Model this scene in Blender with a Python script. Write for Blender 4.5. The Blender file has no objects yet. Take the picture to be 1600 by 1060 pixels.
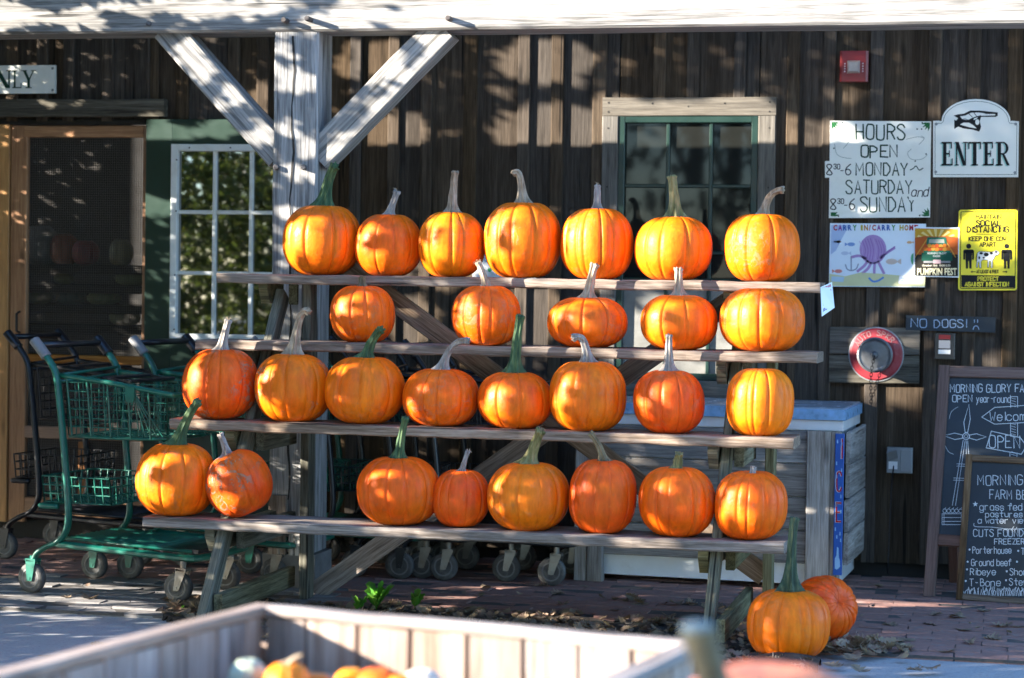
import bpy, bmesh, math, random
import numpy as np
from mathutils import Vector, Matrix, noise

# ------------------------------------------------------------------ camera, sky, sun, exposure
SC = bpy.context.scene
COL = SC.collection
CAM_Z, YAW, PITCH, ROLL, FPX = 1.42, math.radians(13.0), 0.0279, 0.015, 3400.0
F0 = Vector((-math.sin(YAW)*math.cos(PITCH), math.cos(YAW)*math.cos(PITCH), -math.sin(PITCH)))
R0 = Vector((math.cos(YAW), math.sin(YAW), 0))
U0 = R0.cross(F0)
CR = R0*math.cos(ROLL) + U0*math.sin(ROLL)
CU = U0*math.cos(ROLL) - R0*math.sin(ROLL)
CO = Vector((0, 0, CAM_Z))
cam = bpy.data.cameras.new('camera')
cam.sensor_width = 36.0
cam.lens = FPX/1600*36
cam.clip_start, cam.clip_end = 0.1, 400
cam.dof.use_dof = True
cam.dof.focus_distance = 8.9
cam.dof.aperture_fstop = 3.0
camo = bpy.data.objects.new('camera', cam)
COL.objects.link(camo)
mw = Matrix.Identity(4)
for i in range(3):
    mw[i][0], mw[i][1], mw[i][2], mw[i][3] = CR[i], CU[i], -F0[i], CO[i]
camo.matrix_world = mw
SC.camera = camo

SUN_AZ, SUN_EL = math.radians(62), math.radians(15.5)      # the light travels towards +x, +y
S = Vector((math.sin(SUN_AZ)*math.cos(SUN_EL), math.cos(SUN_AZ)*math.cos(SUN_EL), -math.sin(SUN_EL)))
world = bpy.data.worlds.new('World'); SC.world = world
world.use_nodes = True
wn = world.node_tree
for n in list(wn.nodes): wn.nodes.remove(n)
sky = wn.nodes.new('ShaderNodeTexSky'); sky.sky_type = 'NISHITA'; sky.sun_disc = False
sky.ozone_density = 5.0; sky.dust_density = 0.3
sky.sun_elevation = SUN_EL; sky.sun_rotation = math.atan2(-S.x, -S.y)
bg = wn.nodes.new('ShaderNodeBackground'); bg.inputs['Strength'].default_value = 0.15
wo = wn.nodes.new('ShaderNodeOutputWorld')
wn.links.new(sky.outputs[0], bg.inputs[0]); wn.links.new(bg.outputs[0], wo.inputs[0])
sun = bpy.data.lights.new('sun', 'SUN'); sun.energy = 4.7; sun.angle = math.radians(0.5); sun.color = (1, 0.93, 0.83)
suno = bpy.data.objects.new('sun', sun); COL.objects.link(suno)
suno.rotation_euler = S.to_track_quat('-Z', 'Y').to_euler()
suno.location = (-20, -8, 10)
vs = SC.view_settings
vs.view_transform = 'Standard'; vs.look = 'None'; vs.gamma = 1.0; vs.use_curve_mapping = False
vs.exposure = 2.66
SC.cycles.max_bounces = 6
SC.cycles.transparent_max_bounces = 8
SC.cycles.sample_clamp_indirect = 6.0

# ------------------------------------------------------------------ picture measurements -> places on real planes
def ray(px, py):
    return F0 + CR*((px-800)/FPX) - CU*((py-530)/FPX)
def atY(px, py, Y):
    d = ray(px, py); t = (Y-CO.y)/d.y
    return CO + d*t
def atZ(px, py, Z=0.0):
    d = ray(px, py); t = (Z-CO.z)/d.z
    return CO + d*t
def mpp(px, Y):
    return (atY(px+10, 440, Y)-atY(px-10, 440, Y)).length/20
RND = random.Random(11)

# ------------------------------------------------------------------ materials
def newmat(name):
    m = bpy.data.materials.new(name); m.use_nodes = True
    nt = m.node_tree
    return m, nt, nt.nodes['Principled BSDF']
class NT:
    def __init__(s, nt): s.nt = nt
    def n(s, t, **kw):
        x = s.nt.nodes.new(t)
        for k, v in kw.items(): setattr(x, k, v)
        return x
    def l(s, a, b): s.nt.links.new(a, b)
    def math(s, op, a, b=None, clamp=False):
        x = s.n('ShaderNodeMath', operation=op); x.use_clamp = clamp
        for i, v in enumerate((a, b)):
            if v is None: continue
            if isinstance(v, (int, float)): x.inputs[i].default_value = v
            else: s.l(v, x.inputs[i])
        return x.outputs[0]
    def mix(s, fac, a, b, mode='MIX'):
        x = s.n('ShaderNodeMix', data_type='RGBA', blend_type=mode)
        for i, v in ((0, fac), (6, a), (7, b)):
            if isinstance(v, (int, float)): x.inputs[i].default_value = v
            elif isinstance(v, tuple): x.inputs[i].default_value = (*v[:3], 1)
            else: s.l(v, x.inputs[i])
        return x.outputs[2]
    def ramp(s, fac, stops):
        x = s.n('ShaderNodeValToRGB')
        while len(x.color_ramp.elements) < len(stops): x.color_ramp.elements.new(0.5)
        for e, (p, c) in zip(x.color_ramp.elements, stops):
            e.position = p; e.color = (*c[:3], 1) if isinstance(c, tuple) else (c, c, c, 1)
        s.l(fac, x.inputs[0]); return x.outputs[0]
    def coords(s, scale=(1, 1, 1), rand=True):
        tc = s.n('ShaderNodeTexCoord'); v = tc.outputs['Object']
        if rand:
            oi = s.n('ShaderNodeObjectInfo'); a = s.n('ShaderNodeVectorMath', operation='ADD')
            w = s.n('ShaderNodeVectorMath', operation='SCALE'); w.inputs[0].default_value = (31.7, 17.3, 23.9)
            s.l(oi.outputs['Random'], w.inputs['Scale']); s.l(v, a.inputs[0]); s.l(w.outputs[0], a.inputs[1]); v = a.outputs[0]
        mp = s.n('ShaderNodeMapping'); mp.inputs['Scale'].default_value = scale
        s.l(v, mp.inputs[0]); return mp.outputs[0]
    def noise(s, vec, scale=5, detail=4, rough=0.55, dist=0.0):
        x = s.n('ShaderNodeTexNoise'); x.inputs['Scale'].default_value = scale
        x.inputs['Detail'].default_value = detail; x.inputs['Roughness'].default_value = rough
        x.inputs['Distortion'].default_value = dist
        s.l(vec, x.inputs['Vector']); return x.outputs['Fac']
    def bump(s, h, strength, dist, bsdf):
        b = s.n('ShaderNodeBump'); b.inputs['Strength'].default_value = strength; b.inputs['Distance'].default_value = dist
        s.l(h, b.inputs['Height']); s.l(b.outputs[0], bsdf.inputs['Normal'])

def wood(name, dark, mid, light, var=0.35, rough=0.82, bump=0.5, stain=(0.5, 0.5, 0.5), stain_amt=0.5, gscale=1.0, crack=True):
    """weathered wood, grain along the piece's own x axis"""
    m, nt, b = newmat(name); N = NT(nt)
    v = N.coords((1.6*gscale, 42*gscale, 42*gscale))
    g0 = N.noise(v, 1.0, 6, 0.6, 0.4)
    gf = N.noise(N.coords((9*gscale, 190*gscale, 190*gscale)), 1.0, 4, 0.6, 0.2)
    g = N.math('ADD', N.math('MULTIPLY', g0, 0.55), N.math('MULTIPLY', gf, 0.45))
    v2 = N.coords((0.7, 7, 7)); g2 = N.noise(v2, 1.0, 3, 0.5, 1.0)
    c = N.ramp(g, [(0.38, dark), (0.5, mid), (0.63, light)])
    blot = N.ramp(g2, [(0.38, stain), (0.62, (1, 1, 1))])
    c = N.mix(stain_amt, c, blot, 'MULTIPLY')
    oi = N.n('ShaderNodeObjectInfo')
    val = N.math('ADD', N.math('MULTIPLY', oi.outputs['Random'], var*2), 1-var)
    hs = N.n('ShaderNodeHueSaturation'); N.l(val, hs.inputs['Value']); N.l(c, hs.inputs['Color'])
    r2 = N.math('FRACT', N.math('MULTIPLY', oi.outputs['Random'], 7.31))
    N.l(N.math('ADD', N.math('MULTIPLY', r2, 0.7), 0.65), hs.inputs['Saturation'])
    col = hs.outputs[0]
    # knots
    vk = N.coords((2.2, 9, 9))
    vo = N.n('ShaderNodeTexVoronoi'); vo.inputs['Scale'].default_value = 1.0; N.l(vk, vo.inputs['Vector'])
    kn = N.ramp(vo.outputs['Distance'], [(0.05, 0.25), (0.16, 1.0)])
    col = N.mix(0.75, col, kn, 'MULTIPLY')
    h = g
    if crack:
        vc = N.coords((0.9, 34, 34)); gc = N.noise(vc, 1.0, 2, 0.5, 0.3)
        ck = N.ramp(gc, [(0.27, 0.12), (0.315, 1.0)])
        col = N.mix(0.85, col, ck, 'MULTIPLY')
        h = N.math('ADD', g, N.math('MULTIPLY', ck, 0.6))
    N.l(col, b.inputs['Base Color'])
    b.inputs['Roughness'].default_value = rough
    b.inputs['Specular IOR Level'].default_value = 0.25
    N.bump(h, bump, 0.004, b)
    return m

def plain(name, col, rough=0.5, metal=0.0, var=0.12, nscale=14, bump=0.05, spec=0.5, dirt=None, coat=0.0):
    m, nt, b = newmat(name); N = NT(nt)
    v = N.coords((1, 1, 1)); g = N.noise(v, nscale, 5, 0.6)
    lo = tuple(max(0, x*(1-var)) for x in col); hi = tuple(min(1, x*(1+var)) for x in col)
    c = N.ramp(g, [(0.3, lo), (0.7, hi)])
    if dirt:
        g2 = N.noise(v, nscale*0.37, 6, 0.7, 0.6)
        c = N.mix(N.ramp(g2, [(0.52, 0.0), (0.7, dirt[3])]), c, dirt[:3])
    N.l(c, b.inputs['Base Color'])
    N.l(N.ramp(g, [(0.2, max(0.02, rough*0.8)), (0.8, min(1, rough*1.2))]), b.inputs['Roughness'])
    b.inputs['Metallic'].default_value = metal
    b.inputs['Specular IOR Level'].default_value = spec
    b.inputs['Coat Weight'].default_value = coat
    if bump: N.bump(g, bump, 0.003, b)
    return m
_flat = {}
def ink(col, rough=0.7):
    k = (round(col[0], 3), round(col[1], 3), round(col[2], 3), rough)
    if k not in _flat:
        _flat[k] = plain('ink', col, rough, var=0.05, bump=0, spec=0.2)
    return _flat[k]

M = {}
M['barn'] = wood('barn_wood', (0.034, 0.024, 0.015), (0.064, 0.047, 0.032), (0.102, 0.077, 0.055), 0.12, 0.9, 0.6, (0.55, 0.5, 0.45), 0.6)
M['batten'] = wood('batten_wood', (0.038, 0.028, 0.018), (0.072, 0.053, 0.037), (0.114, 0.087, 0.063), 0.12, 0.9, 0.6, (0.55, 0.5, 0.45), 0.5)
M['timber'] = wood('timber_wood', (0.13, 0.124, 0.115), (0.31, 0.297, 0.277), (0.47, 0.45, 0.42), 0.05, 0.88, 1.0, (0.55, 0.55, 0.55), 0.6, 0.7)
M['rack'] = wood('rack_wood', (0.11, 0.082, 0.06), (0.245, 0.19, 0.148), (0.39, 0.32, 0.262), 0.14, 0.85, 0.6, (0.62, 0.6, 0.58), 0.5)
M['treated'] = wood('treated_wood', (0.06, 0.052, 0.03), (0.15, 0.135, 0.08), (0.26, 0.235, 0.15), 0.2, 0.85, 0.5, (0.6, 0.58, 0.5), 0.5)
M['trim'] = wood('trim_wood', (0.075, 0.067, 0.056), (0.135, 0.12, 0.1), (0.2, 0.18, 0.15), 0.08, 0.85, 0.4, (0.7, 0.68, 0.65), 0.5, crack=False)
M['lintel'] = wood('lintel_wood', (0.05, 0.045, 0.036), (0.11, 0.1, 0.08), (0.19, 0.175, 0.145), 0.15, 0.9, 0.5, (0.5, 0.48, 0.45), 0.6)
M['doorwood'] = wood('door_wood', (0.22, 0.09, 0.028), (0.34, 0.15, 0.048), (0.45, 0.22, 0.08), 0.1, 0.5, 0.2, (0.8, 0.75, 0.7), 0.4, crack=False)
M['amber'] = wood('amber_wood', (0.36, 0.15, 0.02), (0.5, 0.22, 0.03), (0.62, 0.3, 0.05), 0.08, 0.45, 0.2, (0.8, 0.75, 0.7), 0.4, crack=False)
M['chest'] = wood('chest_wood', (0.16, 0.14, 0.12), (0.31, 0.285, 0.255), (0.47, 0.44, 0.40), 0.28, 0.85, 0.6, (0.62, 0.6, 0.6), 0.6)
M['bin'] = wood('bin_wood', (0.2, 0.145, 0.115), (0.34, 0.265, 0.22), (0.46, 0.385, 0.33), 0.15, 0.85, 0.4, (0.62, 0.58, 0.55), 0.7)
M['brownframe'] = wood('brown_frame', (0.09, 0.048, 0.036), (0.15, 0.085, 0.065), (0.2, 0.12, 0.095), 0.1, 0.6, 0.2, (0.75, 0.75, 0.75), 0.5, crack=False)
M['oldframe'] = wood('old_frame', (0.05, 0.032, 0.02), (0.17, 0.115, 0.075), (0.3, 0.225, 0.16), 0.1, 0.7, 0.4, (0.4, 0.35, 0.3), 0.7)
M['sashgreen'] = plain('sash_green', (0.005, 0.026, 0.019), 0.4, var=0.15, nscale=6)
M['greenpaint'] = plain('green_paint', (0.01, 0.032, 0.021), 0.38, var=0.12, nscale=6, bump=0.05)
M['whitepaint'] = plain('white_paint', (0.74, 0.76, 0.74), 0.45, var=0.04, dirt=(0.4, 0.38, 0.33, 0.3))
M['signwhite'] = plain('sign_white', (0.82, 0.82, 0.75), 0.5, var=0.03, nscale=4, bump=0.02, dirt=(0.5, 0.5, 0.44, 0.35))
M['paper'] = plain('paper', (0.70, 0.78, 0.86), 0.35, var=0.03, bump=0)
M['cartgreen'] = plain('cart_green', (0.008, 0.12, 0.083), 0.32, var=0.2, nscale=20, bump=0.05, dirt=(0.06, 0.045, 0.03, 0.55))
M['cartblack'] = plain('cart_black', (0.012, 0.013, 0.016), 0.35, var=0.2, dirt=(0.05, 0.04, 0.032, 0.5))
M['grip'] = plain('grip_black', (0.012, 0.012, 0.016), 0.33, var=0.15)
M['greygrip'] = plain('grip_grey', (0.2, 0.2, 0.2), 0.6, var=0.15, nscale=60)
M['steel'] = plain('steel', (0.22, 0.215, 0.2), 0.42, 0.85, var=0.2, dirt=(0.16, 0.1, 0.06, 0.5))
M['rubber'] = plain('rubber', (0.07, 0.068, 0.065), 0.75, var=0.3, nscale=30, dirt=(0.25, 0.23, 0.2, 0.6))
M['wheelgrey'] = plain('wheel_grey', (0.15, 0.15, 0.145), 0.6, var=0.15, nscale=30, dirt=(0.13, 0.11, 0.09, 0.6))
M['iron'] = plain('iron', (0.03, 0.028, 0.026), 0.6, 0.6, var=0.3)
M['peg'] = wood('peg_wood', (0.06, 0.05, 0.045), (0.13, 0.11, 0.1), (0.2, 0.18, 0.16), 0.1)
M['red'] = plain('red_enamel', (0.2, 0.012, 0.015), 0.35, var=0.12, nscale=9, dirt=(0.3, 0.16, 0.14, 0.5))
M['fadedred'] = plain('faded_red', (0.3, 0.025, 0.035), 0.5, var=0.2, nscale=9, dirt=(0.4, 0.2, 0.2, 0.6))
M['greymetal'] = plain('grey_metal', (0.12, 0.125, 0.13), 0.42, 0.5, var=0.2, nscale=25)
M['boxgrey'] = plain('box_grey', (0.24, 0.255, 0.26), 0.5, 0.2, var=0.1)
M['blacksign'] = plain('chalk_black', (0.008, 0.017, 0.026), 0.55, var=0.35, nscale=3, bump=0, dirt=(0.03, 0.042, 0.055, 0.6))
M['white'] = plain('appliance_white', (0.72, 0.73, 0.73), 0.35, var=0.04, dirt=(0.45, 0.42, 0.36, 0.35))
M['bluelid'] = plain('blue_lid', (0.22, 0.42, 0.66), 0.3, var=0.25, nscale=22, dirt=(0.35, 0.5, 0.7, 0.6))
M['icelid'] = plain('lid_top', (0.32, 0.4, 0.48), 0.25, var=0.15)
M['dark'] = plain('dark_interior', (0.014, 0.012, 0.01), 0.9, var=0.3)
M['lens'] = plain('clear_lens', (0.42, 0.36, 0.32), 0.2, var=0.2)
M['wire'] = plain('screen_wire', (0.11, 0.10, 0.09), 0.5, 0.5)
M['yellow'] = plain('yellow_sign', (0.8, 0.66, 0.02), 0.4, var=0.03, bump=0)
M['roof'] = wood('roof_board', (0.05, 0.04, 0.03), (0.1, 0.08, 0.065), (0.15, 0.125, 0.1), 0.2)

def glass(name, tint=(0.006, 0.007, 0.006), ior=2.0, dust=0.0):
    m, nt, b = newmat(name); N = NT(nt)
    g = N.noise(N.coords((3, 3, 3)), 3.0, 5, 0.65)
    c = N.mix(N.ramp(g, [(0.3, dust*0.6), (0.7, dust)]), tint, (0.45, 0.44, 0.40))
    N.l(c, b.inputs['Base Color'])
    b.inputs['Roughness'].default_value = 0.03 if dust < 0.2 else 0.22
    b.inputs['IOR'].default_value = ior
    N.bump(N.noise(N.coords((1, 1, 1)), 2.5, 2), 0.035, 0.01, b)
    return m
M['glass'] = glass('window_glass', dust=0.01, ior=3.0)
M['dustyglass'] = glass('dusty_glass', dust=0.02, ior=1.3)
M['filmglass'] = glass('film_glass', dust=0.55, ior=1.5)

def pumpkin_mat():
    m, nt, b = newmat('pumpkin_skin'); N = NT(nt)
    oi = N.n('ShaderNodeObjectInfo')
    v = N.coords((1, 1, 1)); vs_ = N.coords((9, 9, 2.2))
    big = N.noise(v, 7, 4, 0.6, 0.5); fine = N.noise(v, 70, 4, 0.6); streak = N.noise(vs_, 4, 4, 0.6)
    hs = N.n('ShaderNodeHueSaturation'); N.l(oi.outputs['Color'], hs.inputs['Color'])
    N.l(N.ramp(big, [(0.3, 0.494), (0.7, 0.506)]), hs.inputs['Hue'])
    N.l(N.ramp(streak, [(0.3, 0.74), (0.68, 1.12)]), hs.inputs['Value'])
    c = hs.outputs[0]
    c = N.mix(N.ramp(fine, [(0.62, 0.0), (0.8, 0.25)]), c, (0.75, 0.42, 0.12))
    grn = N.noise(N.coords((2.1, 2.1, 2.1)), 2.2, 4, 0.65, 0.7)
    c = N.mix(N.ramp(grn, [(0.62, 0.0), (0.78, 0.3)]), c, (0.33, 0.19, 0.02))
    dst = N.noise(N.coords((1, 1, 1)), 11, 6, 0.75)
    c = N.mix(N.ramp(dst, [(0.58, 0.0), (0.72, 0.4)]), c, (0.42, 0.2, 0.1))
    # corky scabs: amount per pumpkin in the alpha of the object colour
    n1 = N.noise(v, 26, 6, 0.72, 1.1); n2 = N.noise(v, 4.2, 2, 0.5)
    sc = N.math('MULTIPLY', N.ramp(n1, [(0.52, 0.0), (0.57, 1.0)]), N.ramp(n2, [(0.53, 0.0), (0.6, 1.0)]))
    oi_a = oi.outputs['Alpha']
    sc = N.math('MULTIPLY', sc, N.math('SUBTRACT', 1.0, oi_a), True)
    c = N.mix(sc, c, (0.33, 0.22, 0.14))
    N.l(c, b.inputs['Base Color'])
    N.l(N.math('ADD', N.ramp(big, [(0.2, 0.34), (0.8, 0.56)]), N.math('MULTIPLY', sc, 0.4)), b.inputs['Roughness'])
    b.inputs['Specular IOR Level'].default_value = 0.24
    h = N.math('ADD', N.math('MULTIPLY', fine, 0.25), N.math('ADD', N.math('MULTIPLY', N.noise(v, 22, 3), 0.8), N.math('MULTIPLY', sc, 0.7)))
    N.bump(h, 0.5, 0.007, b)
    return m
M['pumpkin'] = pumpkin_mat()
def stem_mat(name, a, bcol, c):
    m, nt, b = newmat(name); N = NT(nt)
    g = N.noise(N.coords((60, 60, 9)), 1.0, 5, 0.65, 0.4); g2 = N.noise(N.coords((14, 14, 14)), 1.0, 3)
    col = N.ramp(g, [(0.3, a), (0.5, bcol), (0.7, c)])
    col = N.mix(N.ramp(g2, [(0.45, 0.0), (0.7, 0.55)]), col, c)
    N.l(col, b.inputs['Base Color']); b.inputs['Roughness'].default_value = 0.75
    N.bump(g, 0.5, 0.004, b)
    return m
STEM = {
 'green': stem_mat('stem_green', (0.012, 0.035, 0.014), (0.035, 0.085, 0.03), (0.12, 0.17, 0.06)),
 'darkgreen': stem_mat('stem_dark_green', (0.006, 0.016, 0.009), (0.022, 0.05, 0.022), (0.12, 0.14, 0.065)),
 'tan': stem_mat('stem_tan', (0.12, 0.08, 0.045), (0.3, 0.22, 0.14), (0.5, 0.41, 0.3)),
 'grey': stem_mat('stem_grey', (0.1, 0.085, 0.07), (0.25, 0.22, 0.19), (0.42, 0.38, 0.33)),
 'olive': stem_mat('stem_olive', (0.045, 0.045, 0.012), (0.16, 0.155, 0.045), (0.34, 0.28, 0.13)),
 'brown': stem_mat('stem_brown', (0.045, 0.035, 0.018), (0.13, 0.1, 0.05), (0.28, 0.22, 0.12)),
}
def leafmat(name, c, trans=0.5, var=0.5):
    m, nt, b = newmat(name); N = NT(nt)
    g = N.noise(N.coords((1, 1, 1), False), 3.1, 3); g2 = N.noise(N.coords((1, 1, 1), False), 23, 2)
    hs = N.n('ShaderNodeHueSaturation'); hs.inputs['Color'].default_value = (*c, 1)
    N.l(N.ramp(g2, [(0.3, 0.47), (0.7, 0.53)]), hs.inputs['Hue']); N.l(N.ramp(g, [(0.3, 1-var), (0.7, 1+var)]), hs.inputs['Value'])
    N.l(hs.outputs[0], b.inputs['Base Color']); b.inputs['Roughness'].default_value = 0.6
    if trans:
        t = N.n('ShaderNodeBsdfTranslucent'); mx = N.n('ShaderNodeMixShader'); mx.inputs[0].default_value = trans
        h2 = N.n('ShaderNodeHueSaturation'); N.l(hs.outputs[0], h2.inputs['Color']); h2.inputs['Value'].default_value = 1.5
        N.l(h2.outputs[0], t.inputs[0]); N.l(b.outputs[0], mx.inputs[1]); N.l(t.outputs[0], mx.inputs[2])
        out = [n for n in nt.nodes if n.type == 'OUTPUT_MATERIAL'][0]; N.l(mx.outputs[0], out.inputs[0])
    return m
M['leaf'] = leafmat('tree_leaf', (0.10, 0.13, 0.025), 0.35)
M['leafyellow'] = leafmat('autumn_leaf', (0.46, 0.37, 0.03), 0.65, 0.8)
M['leafdark'] = leafmat('dark_leaf', (0.035, 0.042, 0.012), 0.3, 0.6)
M['bark'] = plain('bark', (0.09, 0.07, 0.055), 0.9, var=0.4, nscale=12, bump=0.6)
M['dryleaf'] = leafmat('dry_leaf', (0.24, 0.17, 0.11), 0.12, 0.6)
M['weed'] = leafmat('weed_leaf', (0.09, 0.26, 0.025), 0.4, 0.3)
M['soil'] = plain('soil', (0.035, 0.024, 0.017), 0.95, var=0.6, nscale=30, bump=0.8)
M['asphalt'] = plain('asphalt', (0.33, 0.33, 0.33), 0.9, var=0.16, nscale=160, bump=0.5, dirt=(0.2, 0.19, 0.18, 0.8))
M['greybrick'] = plain('grey_paver', (0.21, 0.195, 0.185), 0.9, var=0.2, nscale=45, bump=0.4, dirt=(0.13, 0.12, 0.11, 0.5))
M['redbrick'] = plain('red_paver', (0.27, 0.14, 0.11), 0.88, var=0.25, nscale=45, bump=0.4, dirt=(0.2, 0.17, 0.155, 0.8))
M['joint'] = plain('joint_sand', (0.075, 0.065, 0.058), 0.95, var=0.3, nscale=60)

# ------------------------------------------------------------------ mesh helpers
class MB:
    def __init__(s): s.v = []; s.f = []; s.mi = []; s.mats = []
    def mat(s, m):
        if m not in s.mats: s.mats.append(m)
        return s.mats.index(m)
    def add(s, vs, fs, m=None):
        b = len(s.v); s.v += [tuple(p) for p in vs]
        i = s.mat(m) if m else 0
        for f in fs: s.f.append(tuple(b+k for k in f)); s.mi.append(i)
    def box(s, lo, hi, m=None):
        x0, y0, z0 = lo; x1, y1, z1 = hi
        s.add([(x0,y0,z0),(x1,y0,z0),(x1,y1,z0),(x0,y1,z0),(x0,y0,z1),(x1,y0,z1),(x1,y1,z1),(x0,y1,z1)],
              [(0,3,2,1),(4,5,6,7),(0,1,5,4),(1,2,6,5),(2,3,7,6),(3,0,4,7)], m)
    def tube(s, pts, r, n=8, m=None, cap=True, flat=1.0, close=False):
        """sweep; r number or list; flat squeezes the section's second axis"""
        pts = [Vector(p) for p in pts]; k = len(pts)
        rs = r if isinstance(r, (list, tuple)) else [r]*k
        t0 = (pts[1]-pts[0]).normalized()
        ref = Vector((0, 1, 0)) if abs(t0.y) < 0.9 else Vector((1, 0, 0))
        vs = []; a = None
        for i, p in enumerate(pts):
            if close: t = (pts[(i+1) % k]-pts[i-1]).normalized()
            else: t = (pts[min(i+1, k-1)]-pts[max(i-1, 0)]).normalized()
            if a is None: a = (ref - t*ref.dot(t)).normalized()
            else:
                a = a - t*a.dot(t)
                a = a.normalized() if a.length > 1e-6 else ref
            b = t.cross(a)
            for j in range(n):
                q = 2*math.pi*(j+0.5)/n
                vs.append(p + a*(math.cos(q)*rs[i]) + b*(math.sin(q)*rs[i]*flat))
        fs = []
        for i in range(k if close else k-1):
            i2 = (i+1) % k
            for j in range(n):
                fs.append((i*n+j, i*n+(j+1) % n, i2*n+(j+1) % n, i2*n+j))
        if cap and not close:
            fs.append(tuple(range(n-1, -1, -1))); fs.append(tuple((k-1)*n+j for j in range(n)))
        s.add(vs, fs, m)
    def cyl(s, p0, p1, r, n=16, m=None): s.tube([p0, p1], r, n, m)
    def lathe(s, prof, c=(0, 0, 0), axis='z', n=24, m=None):
        """prof: (radius, height) pairs along an axis"""
        vs = []; fs = []; k = len(prof)
        for (r, h) in prof:
            for j in range(n):
                q = 2*math.pi*j/n; a, b = r*math.cos(q), r*math.sin(q)
                p = {'z': (a, b, h), 'y': (b, h, a), 'x': (h, a, b)}[axis]
                vs.append((c[0]+p[0], c[1]+p[1], c[2]+p[2]))
        for i in range(k-1):
            for j in range(n):
                fs.append((i*n+j, i*n+(j+1) % n, (i+1)*n+(j+1) % n, (i+1)*n+j))
        fs.append(tuple(range(n-1, -1, -1))); fs.append(tuple((k-1)*n+j for j in range(n)))
        s.add(vs, fs, m)
    def build(s, name, mat=None, parent=None, smooth=False, loc=None, mtx=None, origin=None):
        me = bpy.data.meshes.new(name)
        if origin is not None:
            o_ = Vector(origin); s.v = [tuple(Vector(p)-o_) for p in s.v]; loc = o_
        me.from_pydata(s.v, [], s.f)
        mats = s.mats or [mat]
        for x in mats: me.materials.append(x)
        if len(mats) > 1: me.polygons.foreach_set('material_index', s.mi)
        if smooth: me.polygons.foreach_set('use_smooth', [True]*len(me.polygons))
        me.validate(); me.update()
        return link(name, me, parent, loc, mtx)
def fixn(o):
    bm = bmesh.new(); bm.from_mesh(o.data); bmesh.ops.recalc_face_normals(bm, faces=bm.faces); bm.to_mesh(o.data); bm.free(); return o
def link(name, me, parent=None, loc=None, mtx=None):
    o = bpy.data.objects.new(name, me); COL.objects.link(o)
    if mtx is not None: o.matrix_basis = mtx
    elif loc is not None: o.location = loc
    if parent is not None:
        o.parent = parent
        o.matrix_parent_inverse = basis(parent).inverted()
    return o
def basis(o): return o.matrix_basis.copy()
def thing(name, label, cat, loc=(0, 0, 0), rotz=0.0, group=None):
    o = link(name, None, None, loc)
    o.rotation_euler = (0, 0, rotz); o.empty_display_size = 0.1
    return tag(o, label, cat, group)
def tag(o, label=None, cat=None, group=None, kind=None):
    if label: o['label'] = label
    if cat: o['category'] = cat
    if group: o['group'] = group
    if kind: o['kind'] = kind
    return o
def frame(c, x, z):
    """matrix: local x along x, local z about z"""
    x = Vector(x).normalized(); z = Vector(z); z = (z - x*z.dot(x)).normalized(); y = z.cross(x)
    m = Matrix.Identity(4)
    for i in range(3): m[i][0], m[i][1], m[i][2], m[i][3] = x[i], y[i], z[i], c[i]
    return m
def plank_mesh(L, w, t, ch=0.004, segs=1, jit=0.0, seed=0, name='plank'):
    """chamfered board, local x along its length"""
    r = random.Random(seed); vs = []; fs = []
    hw, ht = w/2, t/2; ch = min(ch, hw*0.4, ht*0.4)
    sec = [(-hw+ch,-ht),(hw-ch,-ht),(hw,-ht+ch),(hw,ht-ch),(hw-ch,ht),(-hw+ch,ht),(-hw,ht-ch),(-hw,-ht+ch)]
    for i in range(segs+1):
        x = -L/2 + L*i/segs
        oy, oz = (r.uniform(-jit, jit), r.uniform(-jit, jit))
        for (y, z) in sec:
            vs.append((x + r.uniform(-jit, jit), y+oy+r.uniform(-jit, jit)*0.6, z+oz+r.uniform(-jit, jit)*0.6))
    for i in range(segs):
        for j in range(8):
            fs.append((i*8+j, i*8+(j+1) % 8, (i+1)*8+(j+1) % 8, (i+1)*8+j))
    fs = [tuple(reversed(f)) for f in fs]
    fs.append(tuple(range(8))); fs.append(tuple(reversed([segs*8+j for j in range(8)])))
    fs = [tuple(reversed(f)) for f in fs]
    me = bpy.data.meshes.new(name); me.from_pydata(vs, [], fs); me.update(); return me
_seed = [0]
def plank(name, p0, p1, w, t, mat, parent=None, up=(0, 0, 1), segs=1, jit=0.0, ch=0.004):
    """board from p0 to p1 (centre line); up is the direction of its thickness t"""
    p0, p1 = Vector(p0), Vector(p1); _seed[0] += 1
    me = plank_mesh((p1-p0).length, w, t, ch, segs, jit, _seed[0], name); me.materials.append(mat)
    return link(name, me, parent, mtx=frame((p0+p1)/2, p1-p0, up))
def smoothcurve(pts, n=4, close=False):
    """Catmull-Rom through the points"""
    pts = [Vector(p) for p in pts]; out = []; k = len(pts)
    rng = k if close else k-1
    for i in range(rng):
        if close: a, b, c, d = pts[i-1], pts[i], pts[(i+1) % k], pts[(i+2) % k]
        else: a, b, c, d = pts[max(i-1, 0)], pts[i], pts[i+1], pts[min(i+2, k-1)]
        for j in range(n):
            t = j/n
            out.append(0.5*((2*b) + (c-a)*t + (2*a-5*b+4*c-d)*t*t + (3*b-a-3*c+d)*t*t*t))
    if not close: out.append(pts[-1])
    return out
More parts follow.
